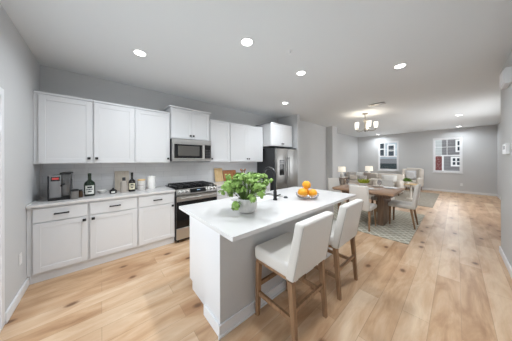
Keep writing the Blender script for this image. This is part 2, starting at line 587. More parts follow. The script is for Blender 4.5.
PD = (-2.58, -0.72, 2.03)     # patio door opening
mb = MB()
mb.box(WX - 0.15, PD[0], LY - 0.12, LY, 0, H)
mb.box(PD[0], PD[1], LY - 0.12, LY, PD[2], H)
mb.box(PD[1], RX + 0.12, LY - 0.12, LY, 0, H)
struct('wall_left', mb, M['wall'], 'grey wall at the left end of the counter')
mb = MB(); mb.box(RX, RX + 0.12, LY, 4.545, 0, H)
struct('wall_right', mb, M['wall'], 'near grey wall at the right edge carrying the thermostat')
mb = MB(); mb.box(RX + 0.12, 1.15, 4.425, 4.545, 0, H)
struct('wall_return', mb, M['wall'])
mb = MB()
mb.box(1.03, 1.15, 4.545, 6.35, 0, H); mb.box(1.03, 1.15, 8.65, BY, 0, H)
mb.box(1.03, 1.15, 6.35, 8.65, 0, .8); mb.box(1.03, 1.15, 6.35, 8.65, 2.3, H)
struct('wall_living_right', mb, M['wall'], 'grey wall at the right end of the living room')

W1 = (-2.83, -1.94, 0.85, 2.38)
W2 = (-0.71, 0.17, 0.85, 2.38)
mb = MB()
xs = [-3.98, W1[0], W1[1], W2[0], W2[1], 1.15]
for i in range(0, 6, 2):
    mb.box(xs[i], xs[i + 1], BY, BY + 0.14, 0, H)
for w in (W1, W2):
    mb.box(w[0], w[1], BY, BY + 0.14, 0, w[2])
    mb.box(w[0], w[1], BY, BY + 0.14, w[3], H)
struct('wall_far', mb, M['wall'], 'grey far wall with two windows')

mb = MB(); mb.box(WX, WX + 0.008, LY, 3.33, 0.914, 1.372)
struct('wall_backsplash', mb, M['tile'], 'white tiled backsplash under the wall cabinets')

def window(n, w, label):
    x0, x1, z0, z1 = w
    y = BY + 0.05
    t = thing('window_%d' % n, label, None, ((x0 + x1) / 2, y, z0)); t['kind'] = 'structure'
    og = t.location
    f = MB()
    e = 0.05
    f.box(x0, x0 + e, y - 0.03, y + 0.05, z0, z1); f.box(x1 - e, x1, y - 0.03, y + 0.05, z0, z1)
    f.box(x0 + e, x1 - e, y - 0.03, y + 0.05, z1 - e, z1); f.box(x0 + e, x1 - e, y - 0.03, y + 0.05, z0, z0 + e)
    f.build('window_frame', M['trim'], t, og)
    zm = z0 + (z1 - z0) * 0.49
    s = MB()
    for (a, b, yy) in ((z0 + e, zm, y - 0.01), (zm - 0.01, z1 - e, y + 0.015)):
        s.box(x0 + e, x0 + e + 0.03, yy - 0.012, yy + 0.012, a, b); s.box(x1 - e - 0.03, x1 - e, yy - 0.012, yy + 0.012, a, b)
        s.box(x0 + e + .03, x1 - e - .03, yy - 0.012, yy + 0.012, a, a + 0.03); s.box(x0 + e + .03, x1 - e - .03, yy - 0.012, yy + 0.012, b - 0.04, b)
    s.build('sash', M['trim'], t, og)
    g = MB()
    xm = (x0 + x1) / 2
    g.box(xm - 0.009, xm + 0.009, y + 0.006, y + 0.024, zm, z1 - e)
    zq = (zm + z1 - e) / 2
    g.box(x0 + e, x1 - e, y + 0.006, y + 0.024, zq - 0.009, zq + 0.009)
    g.build('glazing_bars', M['trim'], t, og)
    p = MB(); p.box(x0 + e, x1 - e, y + 0.013, y + 0.017, z0 + e, z1 - e)
    p.build('pane', M['glass'], t, og)
    c = MB(); c.box(x0 - 0.02, x1 + 0.02, BY - 0.025, BY + 0.02, z0 - 0.025, z0, 0.004)
    c.build('window_sill', M['trim'], t, og)
window(1, W1, 'white sash window above the settee')
window(2, W2, 'white sash window above bare floor on the far wall')

t = thing('window_3', 'unseen wide white window added in the living room side wall for daylight', None, (1.09, 7.5, .8)); t['kind'] = 'structure'  # unseen window, made up as the source of the added side daylight
og = t.location
f = MB()
for (a, b, c, d) in ((6.35, 8.65, .8, .86), (6.35, 8.65, 2.24, 2.3), (6.35, 6.41, .86, 2.24), (8.59, 8.65, .86, 2.24), (7.47, 7.53, .86, 2.24)):
    f.box(1.05, 1.13, a, b, c, d)
f.build('window_frame', M['trim'], t, og)
for (a, b) in ((6.41, 7.47), (7.53, 8.59)):
    f = MB(); f.box(1.085, 1.091, a, b, .86, 2.24); f.build('pane', M['glass'], t, og)

# patio door: white frame and two glass leaves just past the end of the left wall
t = thing('door_1', 'white framed glass patio door beside the left wall', None, (-1.65, LY - 0.06, 0)); t['kind'] = 'structure'
og = t.location
mb = MB()
mb.box(PD[0], PD[0] + 0.06, LY - 0.12, LY + 0.004, 0, PD[2]); mb.box(PD[1] - 0.06, PD[1], LY - 0.12, LY + 0.004, 0, PD[2])
mb.box(PD[0] + .06, PD[1] - .06, LY - 0.12, LY + 0.004, PD[2] - 0.06, PD[2]); mb.box(PD[0] + .06, PD[1] - .06, LY - 0.12, LY + 0.004, 0, 0.03)
mb.build('door_frame', M['trim'], t, og)
for k, (a, b, yy) in enumerate(((PD[0] + 0.06, -1.62, LY - 0.05), (-1.68, PD[1] - 0.06, LY - 0.08))):
    mb = MB()
    mb.box(a, a + 0.06, yy - 0.015, yy + 0.015, 0.03, PD[2] - 0.06); mb.box(b - 0.06, b, yy - 0.015, yy + 0.015, 0.03, PD[2] - 0.06)
    mb.box(a + .06, b - .06, yy - 0.015, yy + 0.015, 0.03, 0.13); mb.box(a + .06, b - .06, yy - 0.015, yy + 0.015, PD[2] - 0.12, PD[2] - 0.06)
    lf = mb.build('door_leaf', M['trim'], t, og)
    mb = MB(); mb.box(a + 0.06, b - 0.06, yy - 0.003, yy + 0.003, 0.13, PD[2] - 0.12)
    mb.build('pane', M['glass'], lf, og)

def baseboard(name, x0, x1, y0, y1, axis):
    mb = MB()
    mb.box(x0, x1, y0, y1, 0, 0.095, 0.003)
    struct(name, mb, M['trim'])
baseboard('baseboard_left', -3.24, PD[0] - 0.002, LY, LY + 0.016, 'x')
baseboard('baseboard_right', RX - 0.016, RX, LY, 4.56, 'y')
baseboard('baseboard_far', -3.83, 1.03, BY - 0.016, BY, 'x')
baseboard('baseboard_living', -3.83, -3.814, 7.2, BY, 'y')
baseboard('baseboard_living_right', 1.014, 1.03, 4.56, BY, 'y')
baseboard('baseboard_pantry', -3.45, -3.434, 4.38, 6.8, 'y')
baseboard('baseboard_stub', WX + 0.7, -3.014, 4.36, 4.396, 'x')
baseboard('baseboard_column', -3.2, -3.184, 6.784, 7.216, 'y')

# ------------------------------------------------------------------ outside, seen through the far windows
mb = MB(); mb.box(-14, 12, 11.6, 30, -0.65, -0.6)
struct('ground_outside', mb, M['pavement'], 'grey street outside the far windows')

def townhouse(name, label, x0, x1, y, wall_m, extra):
    t = thing(name, label, 'house', ((x0 + x1) / 2, y, -0.6))
    og = t.location
    mb = MB(); mb.box(x0, x1, y, y + 5, -0.6, 7.0)
    mb.build('siding_wall', wall_m, t, og)
    mb = MB()
    mb.add([(x0, y - .3, 7.0), (x1, y - .3, 7.0), (x1, y + 5.3, 7.0), (x0, y + 5.3, 7.0), (x0, y + 2.5, 9.2), (x1, y + 2.5, 9.2)],
           [(3, 2, 1, 0), (0, 1, 5, 4), (2, 3, 4, 5), (1, 2, 5), (3, 0, 4)])
    mb.build('roof', M['roof'], t, og)
    def win(a, b, c, d, cols=2):
        f = MB()
        f.box(a - .09, b + .09, y - .05, y + .02, d, d + .1); f.box(a - .09, b + .09, y - .05, y + .02, c - .1, c)
        f.box(a - .09, a, y - .05, y + .02, c, d); f.box(b, b + .09, y - .05, y + .02, c, d)
        f.box(a, b, y - .04, y + .02, (c + d) / 2 - .03, (c + d) / 2 + .03)
        for k in range(1, cols):
            xm = a + (b - a) * k / cols
            f.box(xm - .035, xm + .035, y - .04, y + .02, c, d)
        o = f.build('house_window', M['trim'], t, og)
        p = MB(); p.box(a, b, y - .01, y + .02, c, d)
        p.build('pane', M['dark_glassy'], o, og)
    def slab(nm, a, b, y0, y1, c, d, m):
        q = MB(); q.box(a, b, y0, y1, c, d); q.build(nm, m, t, og)
    extra(win, slab, y)
    return t
def ex1(win, slab, y):
    win(-3.64, -3.28, 1.72, 2.55, 1)
    win(-4.30, -3.93, 1.75, 2.85, 1)
    slab('porch_roof', -7.0, -2.0, y - 0.6, y, 1.12, 1.5, M['roof'])
    slab('porch_fascia', -7.0, -2.0, y - 0.64, y - 0.6, 0.72, 1.12, M['dark_porch'])
    slab('porch_post', -4.35, -4.0, y - 0.62, y - .4, -.6, .72, M['dark_porch'])
    slab('porch_back', -7.0, -2.0, y - .04, y, -.6, .9, M['black'])
def ex2(win, slab, y):
    win(-0.16, 0.14, 1.06, 1.50, 2)
    win(0.05, 0.42, 2.0, 2.62, 1)
    slab('corner_board', -0.65, -0.57, y - .06, y, -.6, 1.72, M['trim'])
    slab('brick_panel', -1.85, -0.65, y - .05, y, -.6, 1.72, M['brick'])
    slab('pale_panel', -1.85, -0.65, y - .05, y, 1.72, 7, M['pale_siding'])
townhouse('townhouse', 'blue grey house with a porch roof seen through the left far window', -9.0, -1.9, 17.5, M['siding_blue'], ex1)
townhouse('townhouse', 'grey house with red brick seen through the right far window', -1.88, 6.0, 17.5, M['siding_grey'], ex2)

# ------------------------------------------------------------------ kitchen cabinets (faces look to +x)
def shaker(mb, x, y0, y1, z0, z1, rail=0.058, t=0.02):
    mb.box(x, x + t, y0, y0 + rail, z0, z1, 0.0015, 1); mb.box(x, x + t, y1 - rail, y1, z0, z1, 0.0015, 1)
    mb.box(x, x + t, y0 + rail, y1 - rail, z0, z0 + rail, 0.0015, 1); mb.box(x, x + t, y0 + rail, y1 - rail, z1 - rail, z1, 0.0015, 1)
    mb.box(x, x + t - 0.006, y0 + rail - .002, y1 - rail + .002, z0 + rail - .002, z1 - rail + .002)

def knob(parent, og, x, y, z):
    mb = MB()
    mb.tube([(x, y, z), (x + 0.014, y, z)], 0.006, 8)
    mb.box(x + 0.012, x + 0.026, y - 0.0165, y + 0.0165, z - 0.0165, z + 0.0165, 0.002, 1)
    mb.build('knob', M['black'], parent, og)

def pull(parent, og, x, y, z, w=0.125):
    mb = MB()
    for s in (-1, 1):
        mb.tube([(x, y + s * w * .42, z), (x + 0.026, y + s * w * .42, z)], 0.008, 8)
    mb.tube([(x + 0.026, y - w / 2, z), (x + 0.026, y + w / 2, z)], 0.009, 8)
    mb.build('handle', M['black'], parent, og)

FX = WX + 0.60        # carcass front of the base cabinets
def base_cabinet(y0, y1, label, knob_right, filler=0.0):
    t = thing('base_cabinet', label, 'cabinet', ((WX + FX) / 2, (y0 + y1) / 2, 0), 0, 'base cabinets along the kitchen wall')
    og = t.location
    mb = MB(); mb.box(WX + 0.01, FX, y0 + filler + .001, y1 - .001, 0.105, 0.883)
    if filler: mb.box(WX + 0.01, FX, y0, y0 + filler, 0.105, 0.883)
    mb.build('body', M['cabinet'], t, og)
    mb = MB(); mb.box(WX + 0.01, FX - 0.03, y0, y1, 0, 0.105)
    mb.build('toe_kick', M['cabinet'], t, og)
    a, b = y0 + filler + 0.012, y1 - 0.012
    mb = MB(); mb.box(FX, FX + 0.02, a, b, 0.705, 0.86, 0.003, 1)
    d = mb.build('drawer', M['cabinet'], t, og)
    pull(d, og, FX + 0.02, (a + b) / 2, 0.785)
    mb = MB(); shaker(mb, FX, a, b, 0.125, 0.692)
    d = mb.build('door', M['cabinet'], t, og)
    knob(d, og, FX + 0.02, (b - 0.03) if knob_right else (a + 0.03), 0.655)
base_cabinet(LY + .002, -0.123, 'white base cabinet in the corner under the coffee machine', True, 0.035)
base_cabinet(-0.123, 0.413, 'white base cabinet under the green bottle with knob at its left', False)
base_cabinet(0.413, 0.942, 'white base cabinet against the left side of the range', True)
base_cabinet(1.722, 2.24, 'white base cabinet against the right side of the range', True)
base_cabinet(2.24, 3.28, 'white base cabinet beside the refrigerator behind the island plant', False)

def wall_cabinet(name, y0, y1, z0, z1, depth, doors, label, knobs, filler=0.0, crown=0.012, group='white wall cabinets'):
    xf = WX + depth
    t = thing(name, label, 'cabinet', ((WX + xf) / 2, (y0 + y1) / 2, z0), 0, group)
    og = t.location
    mb = MB(); mb.box(WX + 0.002, xf, y0 + .001, y1 - .001, z0, z1 - 0.002)
    mb.build('body', M['cabinet'], t, og)
    a0, b0 = y0 + filler + 0.012, y1 - 0.012
    n = doors
    for k in range(n):
        a = a0 + (b0 - a0) * k / n + (0.0015 if k else 0)
        b = a0 + (b0 - a0) * (k + 1) / n - (0.0015 if k < n - 1 else 0)
        mb = MB(); shaker(mb, xf, a, b, z0 + 0.012, z1 - 0.045)
        d = mb.build('door', M['cabinet'], t, og)
        knob(d, og, xf + 0.02, (b - 0.028) if knobs[k] == 'r' else (a + 0.028), z0 + 0.075)
    mb = MB()
    mb.box(WX + 0.002, xf + crown, y0 + .001 - (crown if crown > .02 else 0), y1 - .001 + (crown if crown > .02 else 0), z1 - 0.03, z1, 0.004, 1)
    mb.build('crown_moulding', M['cabinet'], t, og)
wall_cabinet('wall_cabinet', LY + .002, -0.09, 1.372, 2.29, 0.325, 1, 'white wall cabinet in the corner above the coffee machine', 'r', 0.03)
wall_cabinet('wall_cabinet', -0.09, 0.411, 1.372, 2.29, 0.325, 1, 'white wall cabinet above the green bottle, knob at lower left', 'l')
wall_cabinet('wall_cabinet', 0.411, 0.945, 1.372, 2.29, 0.325, 1, 'white wall cabinet just left of the microwave', 'r')
wall_cabinet('wall_cabinet', 0.955, 1.72, 1.815, 2.425, 0.335, 2, 'short raised white cabinet with two knobs on top of the microwave', 'rl', 0, 0.03)
wall_cabinet('wall_cabinet', 1.73, 2.23, 1.372, 2.29, 0.325, 1, 'single-door white wall cabinet just right of the microwave', 'l')
wall_cabinet('wall_cabinet', 2.23, 3.28, 1.372, 2.29, 0.325, 2, 'two-door white wall cabinet next to the refrigerator', 'rl')
wall_cabinet('wall_cabinet', 3.30, 4.21, 1.785, 2.40, 0.60, 2, 'deep white cabinet over the refrigerator', 'rl', 0, 0.015)

def counter(y0, y1, label):
    mb = MB(); mb.box(WX + 0.009, WX + 0.645, y0, y1, 0.884, 0.914, 0.003, 1)
    o = mb.build('countertop', M['quartz'], None, ((WX * 2 + .65) / 2, (y0 + y1) / 2, 0.884))
    tag(o, label, 'countertop', 'kitchen countertops')
counter(LY + .002, 0.944, 'pale quartz countertop left of the range with coffee machine and bottles')
counter(1.718, 3.285, 'pale quartz countertop between range and refrigerator')

# ------------------------------------------------------------------ microwave
t = thing('microwave', 'stainless steel microwave mounted over the range', 'microwave', (WX + .2, 1.335, 1.395))
og = t.location
y0, y1, xb = 0.955, 1.715, WX + 0.39
mb = MB(); mb.box(WX + .01, xb, y0, y1, 1.40, 1.812, 0.003, 1); mb.build('body', M['fridge_side'], t, og)
mb = MB()
mb.box(xb, xb + .035, y0, y1, 1.735, 1.812, 0.004, 1); mb.build('vent_panel', M['steel'], t, og)
mb = MB()
yd = y1 - 0.155
mb.box(xb, xb + .035, y0, yd, 1.43, 1.733, 0.004, 1)
d = mb.build('door', M['steel'], t, og)
mb = MB(); mb.box(xb + .035, xb + .038, y0 + .035, yd - .045, 1.455, 1.715, 0.001, 1); mb.build('door_glass', M['black_gloss'], d, og)
mb = MB(); mb.box(xb + .0385, xb + .0395, y0 + .10, yd - .10, 1.50, 1.685); mb.build('window_screen', mat('mesh_screen', srgb(84, 82, 78), 0.3), d, og)
mb = MB(); mb.tube([(xb + .06, yd - .022, 1.46), (xb + .06, yd - .022, 1.72)], 0.009, 10)
for z in (1.48, 1.70): mb.tube([(xb + .03, yd - .022, z), (xb + .06, yd - .022, z)], 0.006, 8)
mb.build('handle', M['steel'], d, og)
mb = MB(); mb.box(xb, xb + .035, yd + .002, y1, 1.43, 1.733, 0.004, 1); cp = mb.build('control_panel', M['steel'], t, og)
mb = MB(); mb.box(xb + .035, xb + .037, yd + .012, y1 - .012, 1.45, 1.72); mb.build('keypad', M['black_gloss'], cp, og)
mb = MB()
for r_ in range(5):
    for c_ in range(3):
        mb.box(xb + .037, xb + .0385, yd + .03 + c_ * .036, yd + .054 + c_ * .036, 1.47 + r_ * .034, 1.488 + r_ * .034)
mb.build('key_pattern', mat('key_grey', srgb(70, 70, 72), 0.4), cp, og)
mb = MB(); mb.box(xb, xb + .035, y0, y1, 1.40, 1.428, 0.003, 1); mb.build('bottom_rail', M['steel'], t, og)

# ------------------------------------------------------------------ range
RY0, RY1 = 0.948, 1.714
t = thing('range', 'stainless steel gas range with black cooktop between white cabinets', 'stove', (WX + .33, (RY0 + RY1) / 2, 0))
og = t.location
xf = WX + 0.635
mb = MB(); mb.box(WX + .02, xf, RY0, RY1, 0.03, 0.90, 0.003, 1); mb.build('body', M['black'], t, og)
mb = MB(); mb.box(WX + .02, xf + .01, RY0 - .012, RY1 + .012, 0.915, 0.928, 0.004, 1); mb.box(WX + .03, xf, RY0, RY1, .90, .916)
mb.build('cooktop', M['black_gloss'], t, og)
for k in range(3):
    a = RY0 + .03 + k * .237
    mb = MB()
    for yy in (a, a + .11, a + .22): mb.box(WX + .08, xf - .04, yy - .007, yy + .007, .946, .964, .002, 1)
    for q in range(5):
        xx = WX + .09 + q * .118
        mb.box(xx - .007, xx + .007, a, a + .22, .946, .964, .002, 1)
    for xx in (WX + .09, xf - .05):
        for yy in (a, a + .22): mb.box(xx - .008, xx + .008, yy - .008, yy + .008, .928, .95)
    mb.build('grate', M['black'], t, og)
for (xx, yy) in ((WX + .2, RY0 + .14), (WX + .46, RY0 + .14), (WX + .2, RY1 - .14), (WX + .46, RY1 - .14), (WX + .33, (RY0 + RY1) / 2)):
    mb = MB(); mb.lathe([(.045, 0), (.045, .008), (.03, .014), (0, .015)], (xx, yy, .928), 16); mb.build('burner', M['steel_dark'], t, og)
# slanted control panel
mb = MB()
P = [(xf, .80), (xf + .045, .80), (xf + .045, .83), (xf + .012, .915), (xf, .915)]
n = len(P)
mb.add([(p[0], RY0 + .002, p[1]) for p in P] + [(p[0], RY1 - .002, p[1]) for p in P],
       [tuple(range(n)), tuple(range(2 * n - 1, n - 1, -1))] + [(i, (i + 1) % n, n + (i + 1) % n, n + i) for i in range(n)])
cp = mb.build('control_panel', M['steel_range'], t, og, 20)
def onpanel(k): return (xf + .045 - .033 * k, .83 + .085 * k)
nrm = Vector((.085, 0, .033)).normalized()
a, b = onpanel(.12), onpanel(.88)
mb = MB()
e = .003
vs_ = []
for yy in (RY0 + .235, RY0 + .53):
    for (px, pz) in (a, b):
        vs_.append((px + nrm.x * .0005, yy, pz + nrm.z * .0005)); vs_.append((px + nrm.x * e, yy, pz + nrm.z * e))
mb.add(vs_, [(1, 3, 7, 5), (0, 1, 5, 4), (2, 6, 7, 3), (0, 2, 3, 1), (4, 5, 7, 6), (0, 4, 6, 2)])
ds = mb.build('display', M['black_gloss'], cp, og)
mb = MB()
px, pz = onpanel(.55)
mb.box(px + .002, px + .0045, RY0 + .36, RY0 + .42, pz - .006, pz + .01)
mb.build('clock_digits', mat('clock_blue', srgb(90, 110, 130), .4, emit=srgb(150, 190, 220), estr=.4), ds, og)
for yy in (RY0 + .06, RY0 + .125, RY0 + .19, RY1 - .19, RY1 - .115, RY1 - .05):
    px, pz = onpanel(.5)
    mb = MB(); p0 = Vector((px, yy, pz)); mb.tube([p0, p0 + nrm * .012, p0 + nrm * .013, p0 + nrm * .034], [.025, .025, .02, .017], 14)
    mb.build('knob', M['steel'], cp, og)
mb = MB(); mb.box(xf, xf + .04, RY0 + .004, RY1 - .004, .255, .795, .004, 1)
d = mb.build('oven_door', M['black_gloss'], t, og)
mb = MB(); mb.box(xf + .0405, xf + .043, RY0 + .004, RY1 - .004, .705, .795, .001, 1); mb.build('door_rail', M['steel'], d, og)
mb = MB()
mb.tube([(xf + .085, RY0 + .05, .765), (xf + .085, RY1 - .05, .765)], .012, 12)
for yy in (RY0 + .09, RY1 - .09): mb.tube([(xf + .04, yy, .765), (xf + .085, yy, .765)], .008, 8)
mb.build('handle', M['steel'], d, og)
mb = MB(); mb.box(xf, xf + .038, RY0 + .004, RY1 - .004, .06, .248, .004, 1); mb.build('drawer', M['steel'], t, og)
mb = MB()
for xx in (WX + .08, xf - .05):
    for yy in (RY0 + .05, RY1 - .05): mb.lathe([(.018, 0), (.018, .035)], (xx, yy, 0), 10)
mb.build('feet', M['black'], t, og)

# ------------------------------------------------------------------ refrigerator
t = thing('refrigerator', 'stainless side-by-side refrigerator with charcoal sides and ice dispenser', 'refrigerator', (WX + .37, 3.785, 0))
og = t.location
y0, y1, xb, xd = 3.34, 4.235, WX + .70, WX + .785
mb = MB(); mb.box(WX + .03, xb, y0, y1, .03, 1.73, .004, 1); mb.build('cabinet_body', M['fridge_side'], t, og)
ys = y0 + .42
for k, (a, b) in enumerate(((y0 + .002, ys - .003), (ys + .003, y1 - .002))):
    mb = MB(); mb.box(xb + .006, xd, a, b, .10, 1.715, .012, 3)
    d = mb.build('door', M['steel_fridge'], t, og)
    yh = ys - .035 if k == 0 else ys + .035
    mb = MB(); mb.tube([(xd + .05, yh, .75), (xd + .05, yh, 1.50)], .012, 10)
    for z in (.80, 1.45): mb.tube([(xd - .002, yh, z), (xd + .05, yh, z)], .009, 8)
    mb.build('handle', M['steel_fridge'], d, og)
    if k == 0:
        mb = MB(); mb.box(xd - .004, xd + .004, a + .10, b - .13, 1.02, 1.42, .003, 1)
        dp = mb.build('dispenser', M['black_gloss'], d, og)
        mb = MB(); mb.box(xd + .004, xd + .006, a + .12, b - .15, 1.30, 1.40); mb.build('dispenser_panel', M['steel_dark'], dp, og)
mb = MB(); mb.box(xb - .02, xb + .03, y0 + .01, y1 - .01, .02, .095); mb.build('kick_grille', M['black'], t, og)
mb = MB()
for yy in (y0 + .06, y1 - .06): mb.box(xb - .06, xb + .06, yy - .03, yy + .03, 1.715, 1.745, .004, 1)
mb.build('hinge_covers', M['fridge_side'], t, og)
mb = MB()
for xx in (WX + .1, xb - .08):
    for yy in (y0 + .08, y1 - .08): mb.lathe([(.02, 0), (.02, .035)], (xx, yy, 0), 10)
mb.build('feet', M['black'], t, og)

# ------------------------------------------------------------------ island
IX0, IX1, IY0, IY1 = -2.0, -0.957, 0.636, 2.765
t = thing('kitchen_island', 'kitchen island with white end panel and grey seating side', 'island', ((IX0 + IX1) / 2, (IY0 + IY1) / 2, 0))
og = t.location
mb = MB()
mb.box(-1.975, -1.53, .742, IY1 - .07, .10, .883); mb.box(-1.92, -1.53, .75, IY1 - .075, 0, .10)
mb.build('cabinet_body', M['cabinet'], t, og)
for k in range(3):
    a = .76 + k * .645
    mb = MB()
    # doors on the working side, facing -x
    mb.box(-1.995, -1.975, a, a + .63, .125, .86, .003, 1)
    d = mb.build('door', M['cabinet'], t, og)
    mb = MB(); mb.box(-2.01, -1.995, a + .58, a + .605, .79, .815, .002, 1); mb.build('knob', M['black'], d, og)
mb = MB(); mb.slot(0); mb.box(-1.53, -1.258, .715, IY1 - .05, 0, .883)
wl_ = mb.build('knee_wall', [M['wall'], M['cabinet']], t, og)
for p in wl_.data.polygons:
    if p.normal.y < -0.5 : p.material_index = 1
mb = MB()
mb.box(-1.258, -1.242, .699, IY1 - .034, 0, .095, .002, 1); mb.box(-1.53, -1.258, .699, .715, 0, .095, .002, 1)
mb.box(-1.242, -1.231, .688, IY1 - .03, 0, .02, .002, 1)
mb.build('baseboard', M['trim'], t, og)
mb = MB()
SX0, SX1, SY0, SY1 = -1.90, -1.57, 1.22, 1.92
top = []
mb.box(IX0, SX0, IY0, IY1, .884, .914); mb.box(SX1, IX1, IY0, IY1, .884, .914)
mb.box(SX0, SX1, IY0, SY0, .884, .914); mb.box(SX0, SX1, SY1, IY1, .884, .914)
mb.build('countertop', M['quartz'], t, og)
mb = MB()
def basin(mb, x0, x1, y0, y1, z0, z1, w=.004):
    mb.box(x0, x1, y0, y1, z0 - w, z0)
    mb.box(x0 - w, x0, y0 - w, y1 + w, z0 - w, z1); mb.box(x1, x1 + w, y0 - w, y1 + w, z0 - w, z1)
    mb.box(x0, x1, y0 - w, y0, z0 - w, z1); mb.box(x0, x1, y1, y1 + w, z0 - w, z1)
basin(mb, SX0 + .004, SX1 - .004, SY0 + .004, SY1 - .004, .70, .9125)
mb.lathe([(.04, 0), (.04, .003), (.02, .004)], (SX0 + .16, 1.57, .70), 14)
mb.build('sink', M['steel'], t, og)

t = thing('faucet', 'tall black gooseneck faucet on the island beside the sink', 'faucet', (-1.50, 1.635, .914))
og = t.location
mb = MB(); mb.lathe([(.028, 0), (.028, .01), (.022, .02), (.022, .11), (.016, .115)], tuple(og), 16); mb.build('base', M['black'], t, og)
mb = MB()
pts = [(-1.50, 1.635, 1.02), (-1.50, 1.635, 1.215)]
for k in range(1, 13):
    a = PI * k / 12
    pts.append((-1.60 + .10 * math.cos(a), 1.635, 1.215 + .10 * math.sin(a)))
pts += [(-1.70, 1.635, 1.19)]
mb.tube(pts, .0165, 12); mb.build('spout', M['black'], t, og)
mb = MB(); mb.tube([(-1.70, 1.635, 1.20), (-1.70, 1.635, 1.18), (-1.70, 1.635, 1.10)], [.017, .02, .021], 12); mb.build('spray_head', M['black'], t, og)
mb = MB(); mb.tube([(-1.50, 1.655, .96), (-1.50, 1.69, .965), (-1.49, 1.725, .972)], [.011, .009, .007], 8); mb.build('lever', M['black'], t, og)
mb = MB()
mb.lathe([(.03, 0), (.03, .006), (.022, .012), (.02, .02), (0, .022)], (-1.49, 1.83, .914), 16)
tag(mb.build('disposal_button', M['black'], None, (-1.49, 1.83, .914)), 'low black round button on the island behind the faucet', 'sink button')

# plant on the island
t = thing('potted_plant', 'bushy bright green plant in a pale stone pot on the island', 'plant', (-1.335, 1.055, .914))
og = t.location
mb = MB(); mb.lathe([(.052, 0), (.078, .012), (.096, .045), (.10, .08), (.095, .112), (.086, .134), (.078, .134), (.084, .118), (0, .115)], tuple(og), 28)
mb.build('pot', M['stone'], t, og)
rnd = random.Random(11)
mb = MB(); ms = MB()
def leaf(mb, c, nrm, r, rnd):
    n = Vector(nrm).normalized()
    a = n.orthogonal().normalized(); a.rotate(Matrix.Rotation(rnd.uniform(0, 6.28), 3, n))
    b = n.cross(a)
    vs_ = [tuple(Vector(c) + n * r * .15)]
    k = 8
    for i in range(k):
        ang = 2 * PI * i / k
        rr = r * (1.0 if i % 2 == 0 else .88)
        vs_.append(tuple(Vector(c) + (a * math.cos(ang) + b * math.sin(ang)) * rr - n * r * .12 * (i % 2)))
    mb.add(vs_, [(0, 1 + i, 1 + (i + 1) % k) for i in range(k)])
for i in range(112):
    th_ = rnd.uniform(0, 2 * PI)
    u = rnd.random()
    zz = .02 + .245 * u
    rad = .255 * math.sqrt(max(.05, 1 - ((zz - .09) / .24) ** 2)) * rnd.uniform(.35, 1.0)
    if zz < .07: rad = max(rad, .15)
    c = Vector((og.x + rad * math.cos(th_), og.y + rad * math.sin(th_), og.z + .13 + zz * .85))
    p0 = Vector((og.x + .03 * math.cos(th_), og.y + .03 * math.sin(th_), og.z + .10))
    ms.tube([p0, p0.lerp(c, .5) + Vector((0, 0, .05)), c], [.003, .0024, .0015], 5)
    for j in range(12):
        d = Vector((rnd.gauss(0, 1), rnd.gauss(0, 1), rnd.gauss(0, .8))).normalized()
        if d.z < -.5: d.z *= -.5
        leaf(mb, c + d * .032 * rnd.uniform(.6, 1.1), d + Vector((0, 0, .4)), rnd.uniform(.011, .02), rnd)
for i in range(4):   # a low trailing spray over the pot's front left
    c = Vector((og.x + .0 + .012 * i, og.y - .14, og.z + .075 + .02 * (i % 2)))
    ms.tube([(og.x + .01, og.y - .06, og.z + .115), (og.x + .02, og.y - .11, og.z + .12), c], [.003, .0024, .0015], 5)
    for j in range(9):
        d = Vector((rnd.gauss(0, 1), rnd.gauss(-.4, 1), rnd.gauss(0, .8))).normalized()
        leaf(mb, c + d * .032, d, rnd.uniform(.012, .02), rnd)
mb.build('foliage', M['leaf'], t, og); ms.build('stems', M['stem'], t, og)

# fruit bowl
bc = Vector((-1.275, 2.0, .914))
mb = MB()
mb.lathe([(.055, 0), (.06, .004), (.115, .016), (.142, .045), (.148, .07), (.143, .07), (.137, .046), (.11, .02), (.05, .008), (0, .008)], tuple(bc), 32)
tag(mb.build('fruit_bowl', M['bowl_glass'], None, bc), 'shallow clear glass bowl holding oranges on the island', 'bowl')
vx, vy = Vector((.66, .75)), Vector((-.75, .66))   # across the view, away from the camera
def fruit(a, b, z, label, r=.046):
    c = Vector((bc.x + vx.x * a + vy.x * b, bc.y + vx.y * a + vy.y * b, z))
    t = thing('orange', label, 'fruit', (c.x, c.y, c.z - r), 0, 'oranges in the glass bowl')
    mb = MB(); mb.ball(c, r, (1, 1, .96), 20, 14); mb.build('peel', M['orange'], t, t.location)
    mb = MB(); mb.lathe([(.005, 0), (.004, .003), (0, .0035)], (c.x, c.y, c.z + r * .955), 8); mb.build('stem_scar', M['stem'], t, t.location)
fruit(-.066, -.03, .914 + .082, 'orange low at the faucet side of the glass bowl', .062)
fruit(.062, -.028, .914 + .076, 'orange low at the dining side of the glass bowl', .056)
fruit(-.004, .074, .914 + .075, 'orange at the rear of the bowl under the top one', .054)
fruit(-.008, -.001, .914 + .178, 'orange perched on top of the pile in the glass bowl', .055)

